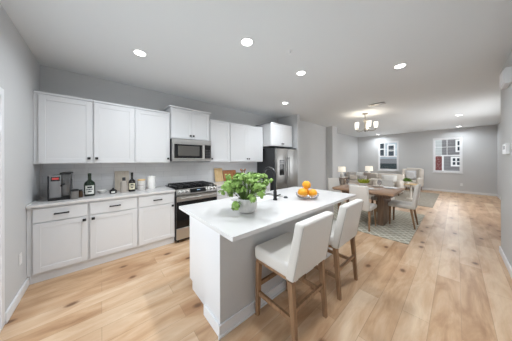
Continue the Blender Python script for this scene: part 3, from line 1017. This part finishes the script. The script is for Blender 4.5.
# ------------------------------------------------------------------ counter stools
def make_stool(label):
    t = thing('counter_stool', label, 'stool', (0, 0, 0), 0, 'counter stools at the island')
    mb = MB(); mb.box(-.25, .25, -.175, .235, .515, .635, .03, 4); mb.build('seat', M['fabric'], t)
    mb = MB(); vs_ = mb.box(-.25, .25, -.205, -.125, .505, .958, .022, 4, shear=(1, 2, -.19, .52))
    for v in vs_: v.co.x *= 1 - .06 * max(0, v.co.z - .52) / .45
    b = mb.build('backrest', M['fabric'], t)
    for s in (-1, 1):
        mb = MB(); mb.tube([(s * .246, -.203, .53), (s * .232, -.203 - .19 * .415, .935)], .004, 6); mb.build('piping', M['piping'], b)
    mb = MB(); mb.box(-.235, .235, -.17, .215, .495, .52); mb.build('seat_frame', M['legwood'], t)
    for sx in (-1, 1):
        for sy in (-1, 1):
            mb = MB(); yt = .195 if sy > 0 else -.165
            mb.bar((sx * .222, (.215 if sy > 0 else -.205), 0), (sx * .222, yt, .50), .032, .042); mb.build('leg', M['legwood'], t)
    for sx in (-1, 1):
        mb = MB(); mb.box(sx * .222 - .011, sx * .222 + .011, -.18, .20, .195, .23); mb.build('stretcher', M['legwood'], t)
    mb = MB(); mb.box(-.21, .21, .195, .217, .265, .30); mb.build('footrest', M['legwood'], t)
    mb = MB(); mb.box(-.21, .21, -.195, -.173, .265, .295); mb.build('stretcher', M['legwood'], t)
    return t
s1 = make_stool('white upholstered counter stool nearest the plant end of the island')
s1.location = (-.99, 1.295, 0); s1.rotation_euler.z = R(90)
s2 = copy_tree(s1); s2.location = (-.99, 2.035, 0)
s2['label'] = 'white upholstered counter stool beside the oranges, nearer the dining table'

# ------------------------------------------------------------------ things on the left counter
Z = .914
# espresso machine
ex, ey = -3.46, -.365
t = thing('espresso_machine', 'grey and black espresso machine with a red screen on the corner counter', 'coffee machine', (ex, ey, Z))
og = t.location
mb = MB(); mb.box(ex - .14, ex + .13, ey - .125, ey - .02, Z + .03, Z + .315, .006, 2); mb.build('body', M['espresso'], t, og)
mb = MB(); mb.box(ex - .15, ex + .14, ey - .135, ey - .125, Z + .01, Z + .31, .003, 1); mb.build('side_panel', M['black'], t, og)
mb = MB(); mb.box(ex - .14, ex + .15, ey - .13, ey + .06, Z, Z + .03, .005, 1); mb.build('drip_tray', M['black'], t, og)
mb = MB(); mb.box(ex + .13, ex + .134, ey - .108, ey - .03, Z + .245, Z + .30, .001, 1); s = mb.build('screen', M['black_gloss'], t, og)
mb = MB(); mb.box(ex + .134, ex + .1355, ey - .097, ey - .041, Z + .262, Z + .286); mb.build('screen_text', M['red_screen'], s, og)
mb = MB(); mb.box(ex - .13, ex + .10, ey - .02, ey + .055, Z + .03, Z + .325, .006, 2); mb.build('brew_column', M['steel_dark'], t, og)
mb = MB(); mb.box(ex - .14, ex + .13, ey - .035, ey + .065, Z + .325, Z + .345, .004, 1); mb.build('cup_tray', M['black'], t, og)
mb = MB(); mb.tube([(ex + .125, ey + .02, Z + .255), (ex + .125, ey + .02, Z + .20)], [.03, .027], 16); mb.box(ex + .09, ex + .13, ey - .012, ey + .05, Z + .245, Z + .275, .004, 1)
g = mb.build('brew_head', M['steel_dark'], t, og)
mb = MB(); mb.tube([(ex + .12, ey + .02, Z + .205), (ex + .17, ey + .0, Z + .195), (ex + .20, ey - .012, Z + .187)], [.012, .011, .012], 10); mb.build('portafilter_handle', M['black'], g, og)
mb = MB(); mb.tube([(ex + .04, ey + .05, Z + .26), (ex + .05, ey + .068, Z + .25), (ex + .055, ey + .07, Z + .13)], .005, 8); mb.build('steam_wand', M['steel_dark'], t, og)

def lathe_thing(name, label, cat, loc, parts, group=None):
    t = thing(name, label, cat, loc, 0, group)
    for nm, prof, m, seg in parts:
        mb = MB(); mb.lathe(prof, loc, seg); mb.build(nm, m, t, loc)
    return t
def curved_label(t, loc, r, z0, z1, m, centre=None, span=70, mark=True):
    """paper label wrapped on the side that looks toward the room"""
    if centre is None: centre = math.degrees(math.atan2(-loc[1], -loc[0]))
    mb = MB(); n = 8; vs_ = []
    for i in range(n + 1):
        a = R(centre - span / 2 + span * i / n)
        for rr in (r + .0002, r + .0012):
            for z in (z0, z1): vs_.append((loc[0] + rr * math.cos(a), loc[1] + rr * math.sin(a), loc[2] + z))
    f = []
    for i in range(n):
        o = 4 * i
        f += [(o + 2, o + 6, o + 7, o + 3), (o, o + 1, o + 5, o + 4), (o + 1, o + 3, o + 7, o + 5), (o, o + 4, o + 6, o + 2)]
    mb.add(vs_, f); lb = mb.build('label', m, t, loc)
    if mark:
        mb = MB(); rr = r + .0016
        for k in range(3):
            z = z1 - (z1 - z0) * (.2 + .25 * k); hh = (z1 - z0) * (.07 if k else .1); sp = span * (.5, .7, .4)[k]
            vs_ = []
            for i in range(5):
                a = R(centre - sp / 2 + sp * i / 4)
                for zz in (z - hh, z + hh): vs_.append((loc[0] + rr * math.cos(a), loc[1] + rr * math.sin(a), loc[2] + zz))
            mb.add(vs_, [(2 * i, 2 * i + 2, 2 * i + 3, 2 * i + 1) for i in range(4)])
        mb.build('print', M['ink'], lb, loc)
p = (-3.30, -.262, Z)
lathe_thing('canister', 'small grey canister with a dark lid beside the coffee machine', 'jar', p, [
    ('body', [(.034, 0), (.036, .004), (.036, .10), (.034, .104)], M['canister_grey'], 20), ('lid', [(.038, .104), (.038, .122), (.03, .126)], M['black'], 20)])
p = (-3.385, -.215, Z)
lathe_thing('amber_jar', 'small dark amber jar in front of the green bottle', 'jar', p, [
    ('body', [(.024, 0), (.026, .004), (.026, .075), (.02, .085)], M['amber'], 16), ('lid', [(.022, .085), (.022, .105), (.018, .107)], M['black'], 16)])
p = (-3.46, -.126, Z)
t = lathe_thing('bottle', 'wide green glass bottle with a white label on the counter', 'bottle', p, [
    ('body', [(.056, 0), (.06, .006), (.06, .165), (.052, .192), (.03, .215), (.019, .228), (.018, .285)], M['green_glass'], 24), ('cap', [(.02, .285), (.02, .318), (.016, .32)], M['green_glass'], 16)], 'bottles on the left counter')
curved_label(t, p, .06, .03, .15, M['label'], span=95)
p = (-3.58, .01, Z)
t = thing('bowl', 'small white bowl between the green bottle and the black jar', 'bowl', p)
mb = MB(); mb.lathe([(.028, 0), (.032, .006), (.055, .03), (.066, .052), (.062, .052), (.05, .032), (0, .01)], p, 24); mb.build('body', M['white_ceramic'], t, p)
p = (-3.46, .135, Z)
t = lathe_thing('jar', 'squat black jar with a small white label and knob lid', 'jar', p, [
    ('body', [(.036, 0), (.043, .006), (.044, .045), (.034, .054)], M['black'], 20), ('lid', [(.03, .054), (.03, .06), (.014, .066), (.012, .075), (.014, .083), (0, .086)], M['black'], 16)])
curved_label(t, p, .0445, .012, .038, M['label'], span=60, mark=False)
p = (-3.48, .268, Z)
lathe_thing('bottle', 'taupe ceramic bottle with a black stopper', 'bottle', p, [
    ('body', [(.048, 0), (.052, .006), (.05, .06), (.044, .115), (.042, .165), (.028, .178), (.022, .182)], M['grey_ceramic'], 24), ('stopper', [(.021, .182), (.022, .23), (.018, .234)], M['fridge_side'], 16)], 'bottles on the left counter')
p = (-3.49, .375, Z)
t = lathe_thing('bottle', 'dark oil bottle with a cream label and slim neck', 'bottle', p, [
    ('body', [(.044, 0), (.048, .006), (.048, .155), (.04, .178), (.02, .196), (.0155, .205), (.0155, .27)], M['dark_glass'], 24), ('cap', [(.0175, .27), (.0175, .305), (.014, .307)], M['black'], 14)], 'bottles on the left counter')
curved_label(t, p, .048, .035, .135, M['label_cream'], span=100)
p = (-3.52, .51, Z)
lathe_thing('canister', 'pale glass canister with a wooden lid', 'jar', p, [
    ('body', [(.052, 0), (.056, .006), (.056, .155), (.052, .16)], M['stone'], 24), ('band', [(.0562, .082), (.0575, .084), (.0575, .088), (.0562, .09)], M['grey_ceramic'], 24), ('lid', [(.056, .16), (.058, .164), (.058, .182), (.054, .185)], M['board'], 24)], 'canisters left of the range')
p = (-3.54, .662, Z)
lathe_thing('canister', 'tall plain white ceramic canister nearest the range', 'jar', p, [
    ('body', [(.058, 0), (.062, .006), (.062, .192), (.058, .2)], M['white_ceramic'], 24), ('lid', [(.058, .2), (.064, .202), (.062, .214), (.05, .222), (.016, .226), (.013, .236), (.016, .244), (0, .248)], M['white_ceramic'], 24)], 'canisters left of the range')

def leaning_board(label, y0, y1, h, m, hole=True, foot=.075, top=.004, t=.016, group='cutting boards', z=Z):
    """board standing on the counter, leaning on the backsplash"""
    xb_ = WX + .0085
    k = (foot - top) / h
    mb = MB()
    mb.box(xb_ + foot, xb_ + foot + t, y0, y1, z, z + h, .005, 2, shear=(0, 2, -k, z))
    o = mb.build('cutting_board', m, None, (xb_ + foot, (y0 + y1) / 2, z))
    return tag(o, label, 'cutting board', group)
leaning_board('pale grey-beige cutting board leaning behind the taupe bottle', .165, .36, .32, M['board_pale'])
leaning_board('light maple cutting board leaning on the tile right of the range', 1.99, 2.20, .31, M['board'])
o = leaning_board('reddish brown cutting board leaning beside the maple one', 2.215, 2.60, .25, M['board_dark'])
p = (-3.52, 2.66, Z)
t = lathe_thing('utensil_crock', 'white crock of wooden utensils behind the plant', 'utensil holder', p, [
    ('crock', [(.05, 0), (.055, .006), (.056, .13), (.05, .13), (.048, .02), (0, .02)], M['white_ceramic'], 20)])
for k in range(5):
    a = k * 1.3
    q0 = Vector((p[0] + .02 * math.cos(a), p[1] + .02 * math.sin(a), Z + .03)); q1 = Vector((p[0] + .055 * math.cos(a), p[1] + .055 * math.sin(a), Z + .24 + .02 * (k % 2)))
    mb = MB(); mb.tube([q0, q1], .006, 8); mb.ball(q1, .02, (1, 1, 1.5), 10, 8)
    u = mb.build('wooden_utensil', M['board_dark'] if k % 2 else M['table_dark'], None, q0)
    tag(u, ['brown spoon', 'reddish spatula', 'dark spoon', 'reddish ladle', 'dark spatula'][k] + ' standing in the white crock right of the range', 'utensil', 'utensils in the crock')

# ------------------------------------------------------------------ dining set
mb = MB(); mb.box(-2.9, -.53, 3.83, 6.17, 0.001, .009, .002, 1)
tag(mb.build('area_rug', M['lattice'], None, (-1.715, 5.0, 0)), 'grey-green lattice rug under the dining table', 'rug', 'area rugs')
mb = MB(); mb.box(-2.36, -.46, 7.3, 10.45, 0.001, .009, .002, 1)
tag(mb.build('area_rug', M['rug_grey'], None, (-1.41, 8.9, 0)), 'worn taupe rug in the living room', 'rug', 'area rugs')
G = .009
TX0, TX1, TY0, TY1 = -1.96, -.78, 4.15, 5.2
t = thing('dining_table', 'brown wooden trestle dining table on the lattice rug', 'table', ((TX0 + TX1) / 2, (TY0 + TY1) / 2, G))
og = t.location
mb = MB(); mb.box(TX0, TX1, TY0, TY1, .72, .765, .006, 2); mb.build('tabletop', M['table'], t, og)
mb = MB(); mb.box(TX0 + .02, TX1 - .02, TY0 + .02, TY1 - .02, .70, .722); mb.build('underframe', M['table_dark'], t, og)
mb = MB(); mb.box(-1.18, -.90, TY0 + .3, TY1 - .2, .60, .70, .004, 1); mb.box(-1.86, -1.58, TY0 + .3, TY1 - .2, .60, .70, .004, 1); mb.box(-1.6, -1.16, 4.62, 4.74, .62, .70)
mb.build('apron', M['table_dark'], t, og)
for xx in (-1.075, -1.71):
    mb = MB(); mb.box(xx - .055, xx + .055, TY0 + .32, TY1 - .06, G, .60, .004, 1); mb.build('leg', M['table_dark'], t, og)

def make_chair(label):
    t = thing('dining_chair', label, 'chair', (0, 0, G), 0, 'chairs around the dining table')
    mb = MB(); mb.box(-.21, .21, -.20, .215, .385, .475, .03, 4); mb.build('seat', M['fabric'], t)
    mb = MB()
    vs_ = mb.box(-.19, .19, -.26, -.19, .385, .885, .025, 4, shear=(1, 2, -.13, .40))
    for v in vs_:     # the back narrows a little toward the top and wraps forward at its sides
        kx = 1 - .10 * max(0, (v.co.z - .45)) / .44
        v.co.y += .9 * v.co.x ** 2
        v.co.x *= kx
    mb.build('backrest', M['fabric'], t)
    for sx in (-1, 1):
        for sy in (-1, 1):
            mb = MB()
            if sy > 0: mb.bar((sx * .185, .185, 0), (sx * .175, .175, .39), .022, .038)
            else: mb.bar((sx * .185, -.23, 0), (sx * .175, -.17, .39), .024, .04)
            mb.build('leg', M['legwood'], t)
    return t
c1 = make_chair('white dining chair with its back to the island and kitchen')
c1.location = (-1.315, 4.17, G); c1.rotation_euler.z = 0
for loc, rz, lb in (((-.785, 4.94, G), 90, 'white dining chair at the open floor end of the table, its side showing'),
                    ((-2.12, 4.92, G), -118, 'white dining chair at the kitchen wall end of the table'),
                    ((-1.235, 5.36, G), 180, 'white dining chair across the table, facing the kitchen')):
    c = copy_tree(c1); c.location = loc; c.rotation_euler.z = R(rz); c['label'] = lb

ZT = .765
def plate(x, y, label, m, r=.13):
    mb = MB(); mb.lathe([(r * .55, 0), (r * .6, .004), (r, .016), (r, .02), (r * .6, .009), (0, .008)], (x, y, ZT), 28)
    tag(mb.build('plate', m, None, (x, y, ZT)), label, 'plate', 'plates on the dining table')
plate(-1.0, 4.93, 'round white plate set at the open floor end of the table', M['white_ceramic'])
plate(-1.30, 4.42, 'round plate set in front of the chair nearest the island', M['white_ceramic'])
plate(-1.27, 5.04, 'beige plate set before the far side chair', M['cream'])
plate(-1.76, 4.85, 'round plate set at the kitchen wall end of the table', M['white_ceramic'])
# centrepiece
p = (-1.50, 4.80, ZT)
t = thing('centrepiece', 'white bowl of yellow-green succulents at the middle of the dining table', 'plant', p)
mb = MB(); mb.lathe([(.05, 0), (.055, .01), (.085, .05), (.09, .085), (.082, .085), (.075, .07), (0, .065)], p, 24); mb.build('bowl', M['white_ceramic'], t, p)
mb = MB(); rnd = random.Random(5)
for i in range(70):
    a = rnd.uniform(0, 6.283); rr = .09 * math.sqrt(rnd.random())
    b0 = Vector((p[0] + rr * .7 * math.cos(a), p[1] + rr * .7 * math.sin(a), ZT + .065))
    tip = b0 + Vector((.075 * math.cos(a) * (rr / .09 + .1), .075 * math.sin(a) * (rr / .09 + .1), rnd.uniform(.06, .13)))
    mb.tube([b0, b0.lerp(tip, .5) + Vector((0, 0, .012)), tip], [.008, .013, .002], 5)
mb.build('foliage', M['succulent'], t, p)
def glass(x, y, label):
    mb = MB(); mb.lathe([(.032, 0), (.032, .003), (.005, .008), (.004, .08), (.03, .10), (.04, .14), (.034, .19), (.032, .19), (.037, .14), (.028, .104), (0, .09)], (x, y, ZT), 18)
    tag(mb.build('wine_glass', M['bowl_glass'], None, (x, y, ZT)), label, 'glass', 'wine glasses on the dining table')
glass(-1.72, 4.42, 'stemmed clear glass near the kitchen corner of the table')
glass(-1.12, 4.60, 'stemmed clear glass between the near plate and the open floor end')

# ------------------------------------------------------------------ living room
def make_sofa(name, label, w, d, h, n, loc, rz, cat='sofa'):
    """faces local +y, origin at the floor centre"""
    t = thing(name, label, cat, loc, rz)
    mb = MB(); mb.box(-w / 2, w / 2, -d / 2, d / 2, .10, .30, .03, 3); mb.build('base', M['cream'], t)
    mb = MB(); mb.box(-w / 2, w / 2, -d / 2, -d / 2 + .18, .25, h, .05, 4, shear=(1, 2, -.04, .3)); mb.build('backrest', M['cream'], t)
    for s in (-1, 1):
        mb = MB(); a = s * (w / 2 - .08); mb.box(a - .08, a + .08, -d / 2 + .02, d / 2, .12, .58, .05, 4); mb.build('armrest', M['cream'], t)
    cw = (w - .34) / n
    for k in range(n):
        a = -w / 2 + .17 + k * cw
        mb = MB(); mb.box(a + .004, a + cw - .004, -d / 2 + .17, d / 2 - .01, .29, .44, .04, 4); mb.build('seat_cushion', M['cream'], t)
    for sx in (-1, 1):
        for sy in (-1, 1):
            mb = MB(); mb.bar((sx * (w / 2 - .07), sy * (d / 2 - .07), 0), (sx * (w / 2 - .07), sy * (d / 2 - .07), .12), .035, .05); mb.build('leg', M['table_dark'], t)
    return t
make_sofa('sofa', 'cream two-seat sofa near the side wall, heaped with pillows', 1.36, .88, .80, 2, (-3.09, 9.25, 0), R(180))
def pillow_at(label, x, y, z, w, h, t_, rot, m):
    mb = MB(); mb.pillow((0, 0, 0), w, h, t_, rot)
    o = mb.build('pillow', m, None); o.location = (x, y, z)
    tag(o, label, 'pillow', 'pillows on the seating')
for x, m, lb in ((-3.44, M['pillow_pattern'], 'mottled pillow at the wall end of the two-seat sofa'), (-3.09, M['white_ceramic'], 'white pillow in the middle of the two-seat sofa'),
                 (-2.74, M['sofa_throw'], 'taupe pillow at the settee end of the two-seat sofa')):
    pillow_at(lb, x, 9.33, .450 + .19, .31, .37, .14, (0, 0, R(180)), m)
pillow_at('small cream lumbar pillow lying in front of the mottled pillow', -3.28, 9.14, .448 + .12, .36, .24, .12, (0, 0, R(180)), M['cream'])
pillow_at('small mottled lumbar pillow in front of the taupe pillow', -2.88, 9.14, .448 + .12, .34, .24, .12, (0, 0, R(180)), M['pillow_pattern'])
make_sofa('settee', 'cream settee on the taupe rug under the left far window', .92, .82, .80, 1, (-1.87, 9.0, G), R(180), 'sofa')
pillow_at('white lumbar pillow on the cream settee', -1.87, 9.08, .449 + G + .16, .54, .32, .13, (0, 0, R(180)), M['white_ceramic'])

# wing chair
t = thing('wing_chair', 'cream wing chair in front of the far wall with a patterned pillow', 'armchair', (-1.39, 10.86, 0), R(172))
mb = MB(); mb.box(-.31, .31, -.34, .36, .16, .34, .03, 3); mb.build('base', M['cream'], t)
mb = MB(); mb.box(-.29, .29, -.38, -.26, .2, 1.02, .05, 4, shear=(1, 2, -.08, .3)); mb.build('backrest', M['cream'], t)
for s in (-1, 1):
    mb = MB(); mb.box(s * .31 - .045, s * .31 + .045, -.36, .02, .5, .98, .04, 4, shear=(1, 2, -.08, .3)); mb.build('wing', M['cream'], t)
    mb = MB(); mb.box(s * .31 - .05, s * .31 + .05, -.34, .34, .18, .60, .045, 4); mb.build('armrest', M['cream'], t)
mb = MB(); mb.box(-.255, .255, -.26, .37, .33, .47, .04, 4); mb.build('seat_cushion', M['cream'], t)
for sx in (-1, 1):
    for sy in (-1, 1):
        mb = MB(); mb.bar((sx * .27, sy * .30, 0), (sx * .27, sy * .29, .18), .03, .045); mb.build('leg', M['table_dark'], t)
pillow_at('white patterned pillow propped on the wing chair', -1.41, 10.92, .70, .40, .42, .13, (R(-8), 0, R(172)), M['white_pattern'])


def side_table(name, label, x, y, z, w, top_m, leg_m, zb=0.0, ped=False):
    t = thing(name, label, 'side table', (x, y, zb))
    og = t.location
    mb = MB(); mb.box(x - w / 2, x + w / 2, y - w / 2, y + w / 2, z - .03, z, .004, 1); mb.build('tabletop', top_m, t, og)
    if ped:
        mb = MB(); mb.lathe([(.13, 0), (.13, .015), (.03, .03), (.025, z - .05 - zb), (.07, z - .03 - zb)], (x, y, zb), 18); mb.build('pedestal', leg_m, t, og)
        return t
    for sx in (-1, 1):
        for sy in (-1, 1):
            mb = MB(); mb.bar((x + sx * (w / 2 - .03), y + sy * (w / 2 - .03), zb), (x + sx * (w / 2 - .03), y + sy * (w / 2 - .03), z - .03), .025, .035); mb.build('leg', leg_m, t, og)
    return t
side_table('end_table', 'dark end table under the lamp in front of the sofa arm', -3.56, 8.5, .56, .40, M['table_dark'], M['table_dark'])
side_table('end_table', 'dark end table under the lamp behind the sofa', -2.87, 10.0, .56, .40, M['table_dark'], M['table_dark'])
side_table('end_table', 'small maple topped table with a potted plant before the wing chair', -1.08, 8.35, .55, .36, M['board'], M['cream'], G, True)
p = (-1.17, 8.3, .55)
t = thing('potted_plant', 'little green plant in a white pot on the maple topped table', 'plant', p)
mb = MB(); mb.lathe([(.05, 0), (.065, .09), (.06, .09), (.05, .07), (0, .07)], p, 18); mb.build('pot', M['white_ceramic'], t, p)
mb = MB(); rnd = random.Random(3)
for i in range(60):
    d = Vector((rnd.gauss(0, 1), rnd.gauss(0, 1), abs(rnd.gauss(.3, .8)))).normalized()
    b0 = Vector((p[0], p[1], p[2] + .075))
    tip = b0 + Vector((d.x * .15, d.y * .15, d.z * .15))
    mb.tube([b0, b0.lerp(tip, .6) + Vector((0, 0, .02)), tip], [.004, .016, .002], 5)
mb.build('foliage', M['leaf_dark'], t, p)

def table_lamp(label, x, y):
    p = (x, y, .56)
    t = thing('table_lamp', label, 'lamp', p, 0, 'table lamps beside the sofa')
    mb = MB(); mb.lathe([(.07, 0), (.075, .015), (.05, .03), (.085, .10), (.09, .16), (.06, .24), (.025, .28), (.012, .30), (.012, .34)], p, 20); mb.build('base', M['white_ceramic'], t, p)
    mb = MB(); mb.lathe([(.17, .31), (.155, .53), (.153, .53), (.168, .31)], p, 28, cap=False); mb.build('shade', M['linen_glow'], t, p)
    mb = MB(); mb.ball((x, y, .56 + .40), .03); mb.build('bulb', M['shade_glow'], t, p)
table_lamp('white table lamp by the side wall in front of the sofa arm', -3.56, 8.5)
table_lamp('white table lamp standing behind the sofa, left of the window', -2.87, 10.0)

# ------------------------------------------------------------------ ceiling fittings
def downlight_proto():
    t = thing('downlight', 'x', 'ceiling light', (0, 0, H), 0, 'recessed ceiling lights')
    mb = MB(); mb.lathe([(.056, -.001), (.062, -.006), (.08, -.004), (.082, -.0005)], (0, 0, 0), 28, cap=False); mb.build('trim_ring', M['plastic'], t)
    mb = MB(); mb.lathe([(.058, -.004), (.03, -.0045), (0, -.0048)], (0, 0, 0), 28, cap=False); mb.build('diffuser', M['lamp_glow'], t)
    ld = bpy.data.lights.new('downlight_lamp', 'AREA'); ld.shape = 'DISK'; ld.size = .12; ld.energy = DOWNLIGHT_W; ld.color = (.89, .95, 1.0); ld.spread = R(160)
    lo = bpy.data.objects.new('downlight_lamp', ld); col.objects.link(lo); lo.parent = t; lo.location = (0, 0, -.012)
    return t
DL = [((-2.573, .362), 'recessed ceiling light over the left run of cabinets'), ((-1.548, 1.231), 'recessed ceiling light above the plant end of the island'),
      ((-1.56, 2.289), 'recessed ceiling light above the orange end of the island'), ((-.524, 3.179), 'recessed ceiling light over the walkway between island and right wall'),
      ((-.52, 1.25), 'unseen recessed ceiling light added over the walkway behind the stools'),  # out of view, added to brighten the right wall and stool backs
      ((-2.626, 3.21), 'recessed ceiling light in front of the refrigerator'), ((.054, 8.0), 'recessed ceiling light over the bare living room floor, the nearer of two'),
      ((.072, 10.79), 'recessed ceiling light by the right far window, the farther of two'), ((-2.711, 10.9), 'recessed ceiling light above the left far window')]
d0 = downlight_proto()
for i, ((x, y), lb) in enumerate(DL):
    o = d0 if i == 0 else copy_tree(d0)
    o.location = (x, y, H); o['label'] = lb

t = thing('chandelier', 'five-arm nickel chandelier with white glass shades over the dining area', 'chandelier', (-1.72, 5.67, H))
cx, cy = -1.72, 5.67
og = Vector((cx, cy, H))
mb = MB(); mb.lathe([(.075, 0), (.075, -.012), (.05, -.03), (.012, -.04)], tuple(og), 24); mb.build('canopy', M['nickel'], t, og)
mb = MB(); mb.tube([(cx, cy, H - .035), (cx, cy, H - .26)], .009, 8); mb.build('rod', M['nickel'], t, og)
mb = MB(); mb.lathe([(.012, -.16), (.04, -.18), (.045, -.22), (.02, -.27), (.018, -.42), (.035, -.46), (.03, -.50), (.008, -.53), (0, -.53)], tuple(og), 20); mb.build('hub', M['nickel'], t, og)
for k in range(5):
    a = R(72 * k + 20)
    dx, dy = math.cos(a), math.sin(a)
    mb = MB()
    mb.tube([(cx + r_ * dx, cy + r_ * dy, H + z) for r_, z in ((.03, -.46), (.10, -.50), (.18, -.505), (.24, -.48), (.255, -.44))], .008, 8)
    mb.lathe([(.02, -.445), (.034, -.44), (.034, -.43)], (cx + .255 * dx, cy + .255 * dy, H), 14)
    arm = mb.build('arm', M['nickel'], t, og)
    mb = MB(); mb.lathe([(.032, -.43), (.044, -.40), (.054, -.27), (.05, -.27), (.04, -.40), (0, -.42)], (cx + .255 * dx, cy + .255 * dy, H), 20)
    mb.build('glass_shade', M['shade_glow'], arm, og)
    ld = bpy.data.lights.new('chandelier_bulb', 'POINT'); ld.energy = 1.0; ld.color = (1, .90, .76); ld.shadow_soft_size = .04
    lo = bpy.data.objects.new('chandelier_bulb', ld); col.objects.link(lo); lo.parent = t; lo.location = (.255 * dx, .255 * dy, -.22)

mb = MB(); mb.box(-1.243 - .16, -1.243 + .16, 4.93 - .085, 4.93 + .085, H - .012, H - .0005, .003, 1)
v = mb.build('ceiling_vent', mat('grey_vent', srgb(150, 150, 150), .5), None, (-1.243, 4.93, H)); tag(v, 'rectangular ceiling vent just before the chandelier', 'vent')
mb = MB()
for k in range(7): mb.box(-1.243 - .14, -1.243 + .14, 4.93 - .066 + k * .02, 4.93 - .057 + k * .02, H - .016, H - .011)
mb.build('louvers', M['nickel'], v, (-1.243, 4.93, H))
t = thing('sprinkler_head', 'small ceiling sprinkler above the island', 'sprinkler', (-1.333, 1.727, H))
mb = MB(); mb.lathe([(.03, -.0005), (.028, -.006), (.012, -.01)], (0, 0, 0), 16); mb.build('escutcheon', M['plastic'], t)
mb = MB(); mb.lathe([(.009, -.008), (.009, -.03), (.016, -.034), (.016, -.037), (0, -.038)], (0, 0, 0), 12); mb.build('nozzle', M['plastic'], t)

# ------------------------------------------------------------------ wall fittings
def wall_plate(name, label, cat, loc, size, axis, kind='outlet'):
    """flat plate on a wall; axis is the outward normal"""
    n = Vector(axis); s = n.cross(Vector((0, 0, 1)))
    t = thing(name, label, cat, loc)
    w, h, d = size
    def slab(nm, m, a0, a1, z0, z1, d0, d1, parent=t):
        mb = MB(); p = n * d0 + s * a0; q = n * d1 + s * a1
        mb.box(min(p.x, q.x), max(p.x, q.x), min(p.y, q.y), max(p.y, q.y), z0, z1, min(.002, d / 4), 1); return mb.build(nm, m, parent)
    slab('plate', M['plastic'], -w / 2, w / 2, -h / 2, h / 2, 0.0005, d)
    if kind == 'outlet':
        for z in (-.028, .008): slab('socket', M['trim'], -.016, .016, z, z + .024, d, d + .002)
    elif kind == 'thermostat':
        slab('screen', M['steel_dark'], -w * .3, w * .3, -h * .05, h * .3, d, d + .002)
    elif kind == 'chime':
        slab('cover', M['trim'], -w * .4, w * .4, -h * .42, h * .42, d, d + .012)
wall_plate('wall_outlet', 'white outlet low on the left wall', 'outlet', (-2.98, LY, .40), (.072, .115, .006), (0, 1, 0))
wall_plate('wall_outlet', 'white outlet low on the far wall below the right window', 'outlet', (.139, BY, .36), (.072, .115, .006), (0, -1, 0))
wall_plate('thermostat', 'white thermostat on the near right wall', 'thermostat', (RX, 3.98, 1.55), (.24, .13, .03), (-1, 0, 0), 'thermostat')
wall_plate('door_chime', 'white door chime box high on the near right wall', 'door chime', (RX, 3.86, 2.44), (.30, .19, .05), (-1, 0, 0), 'chime')
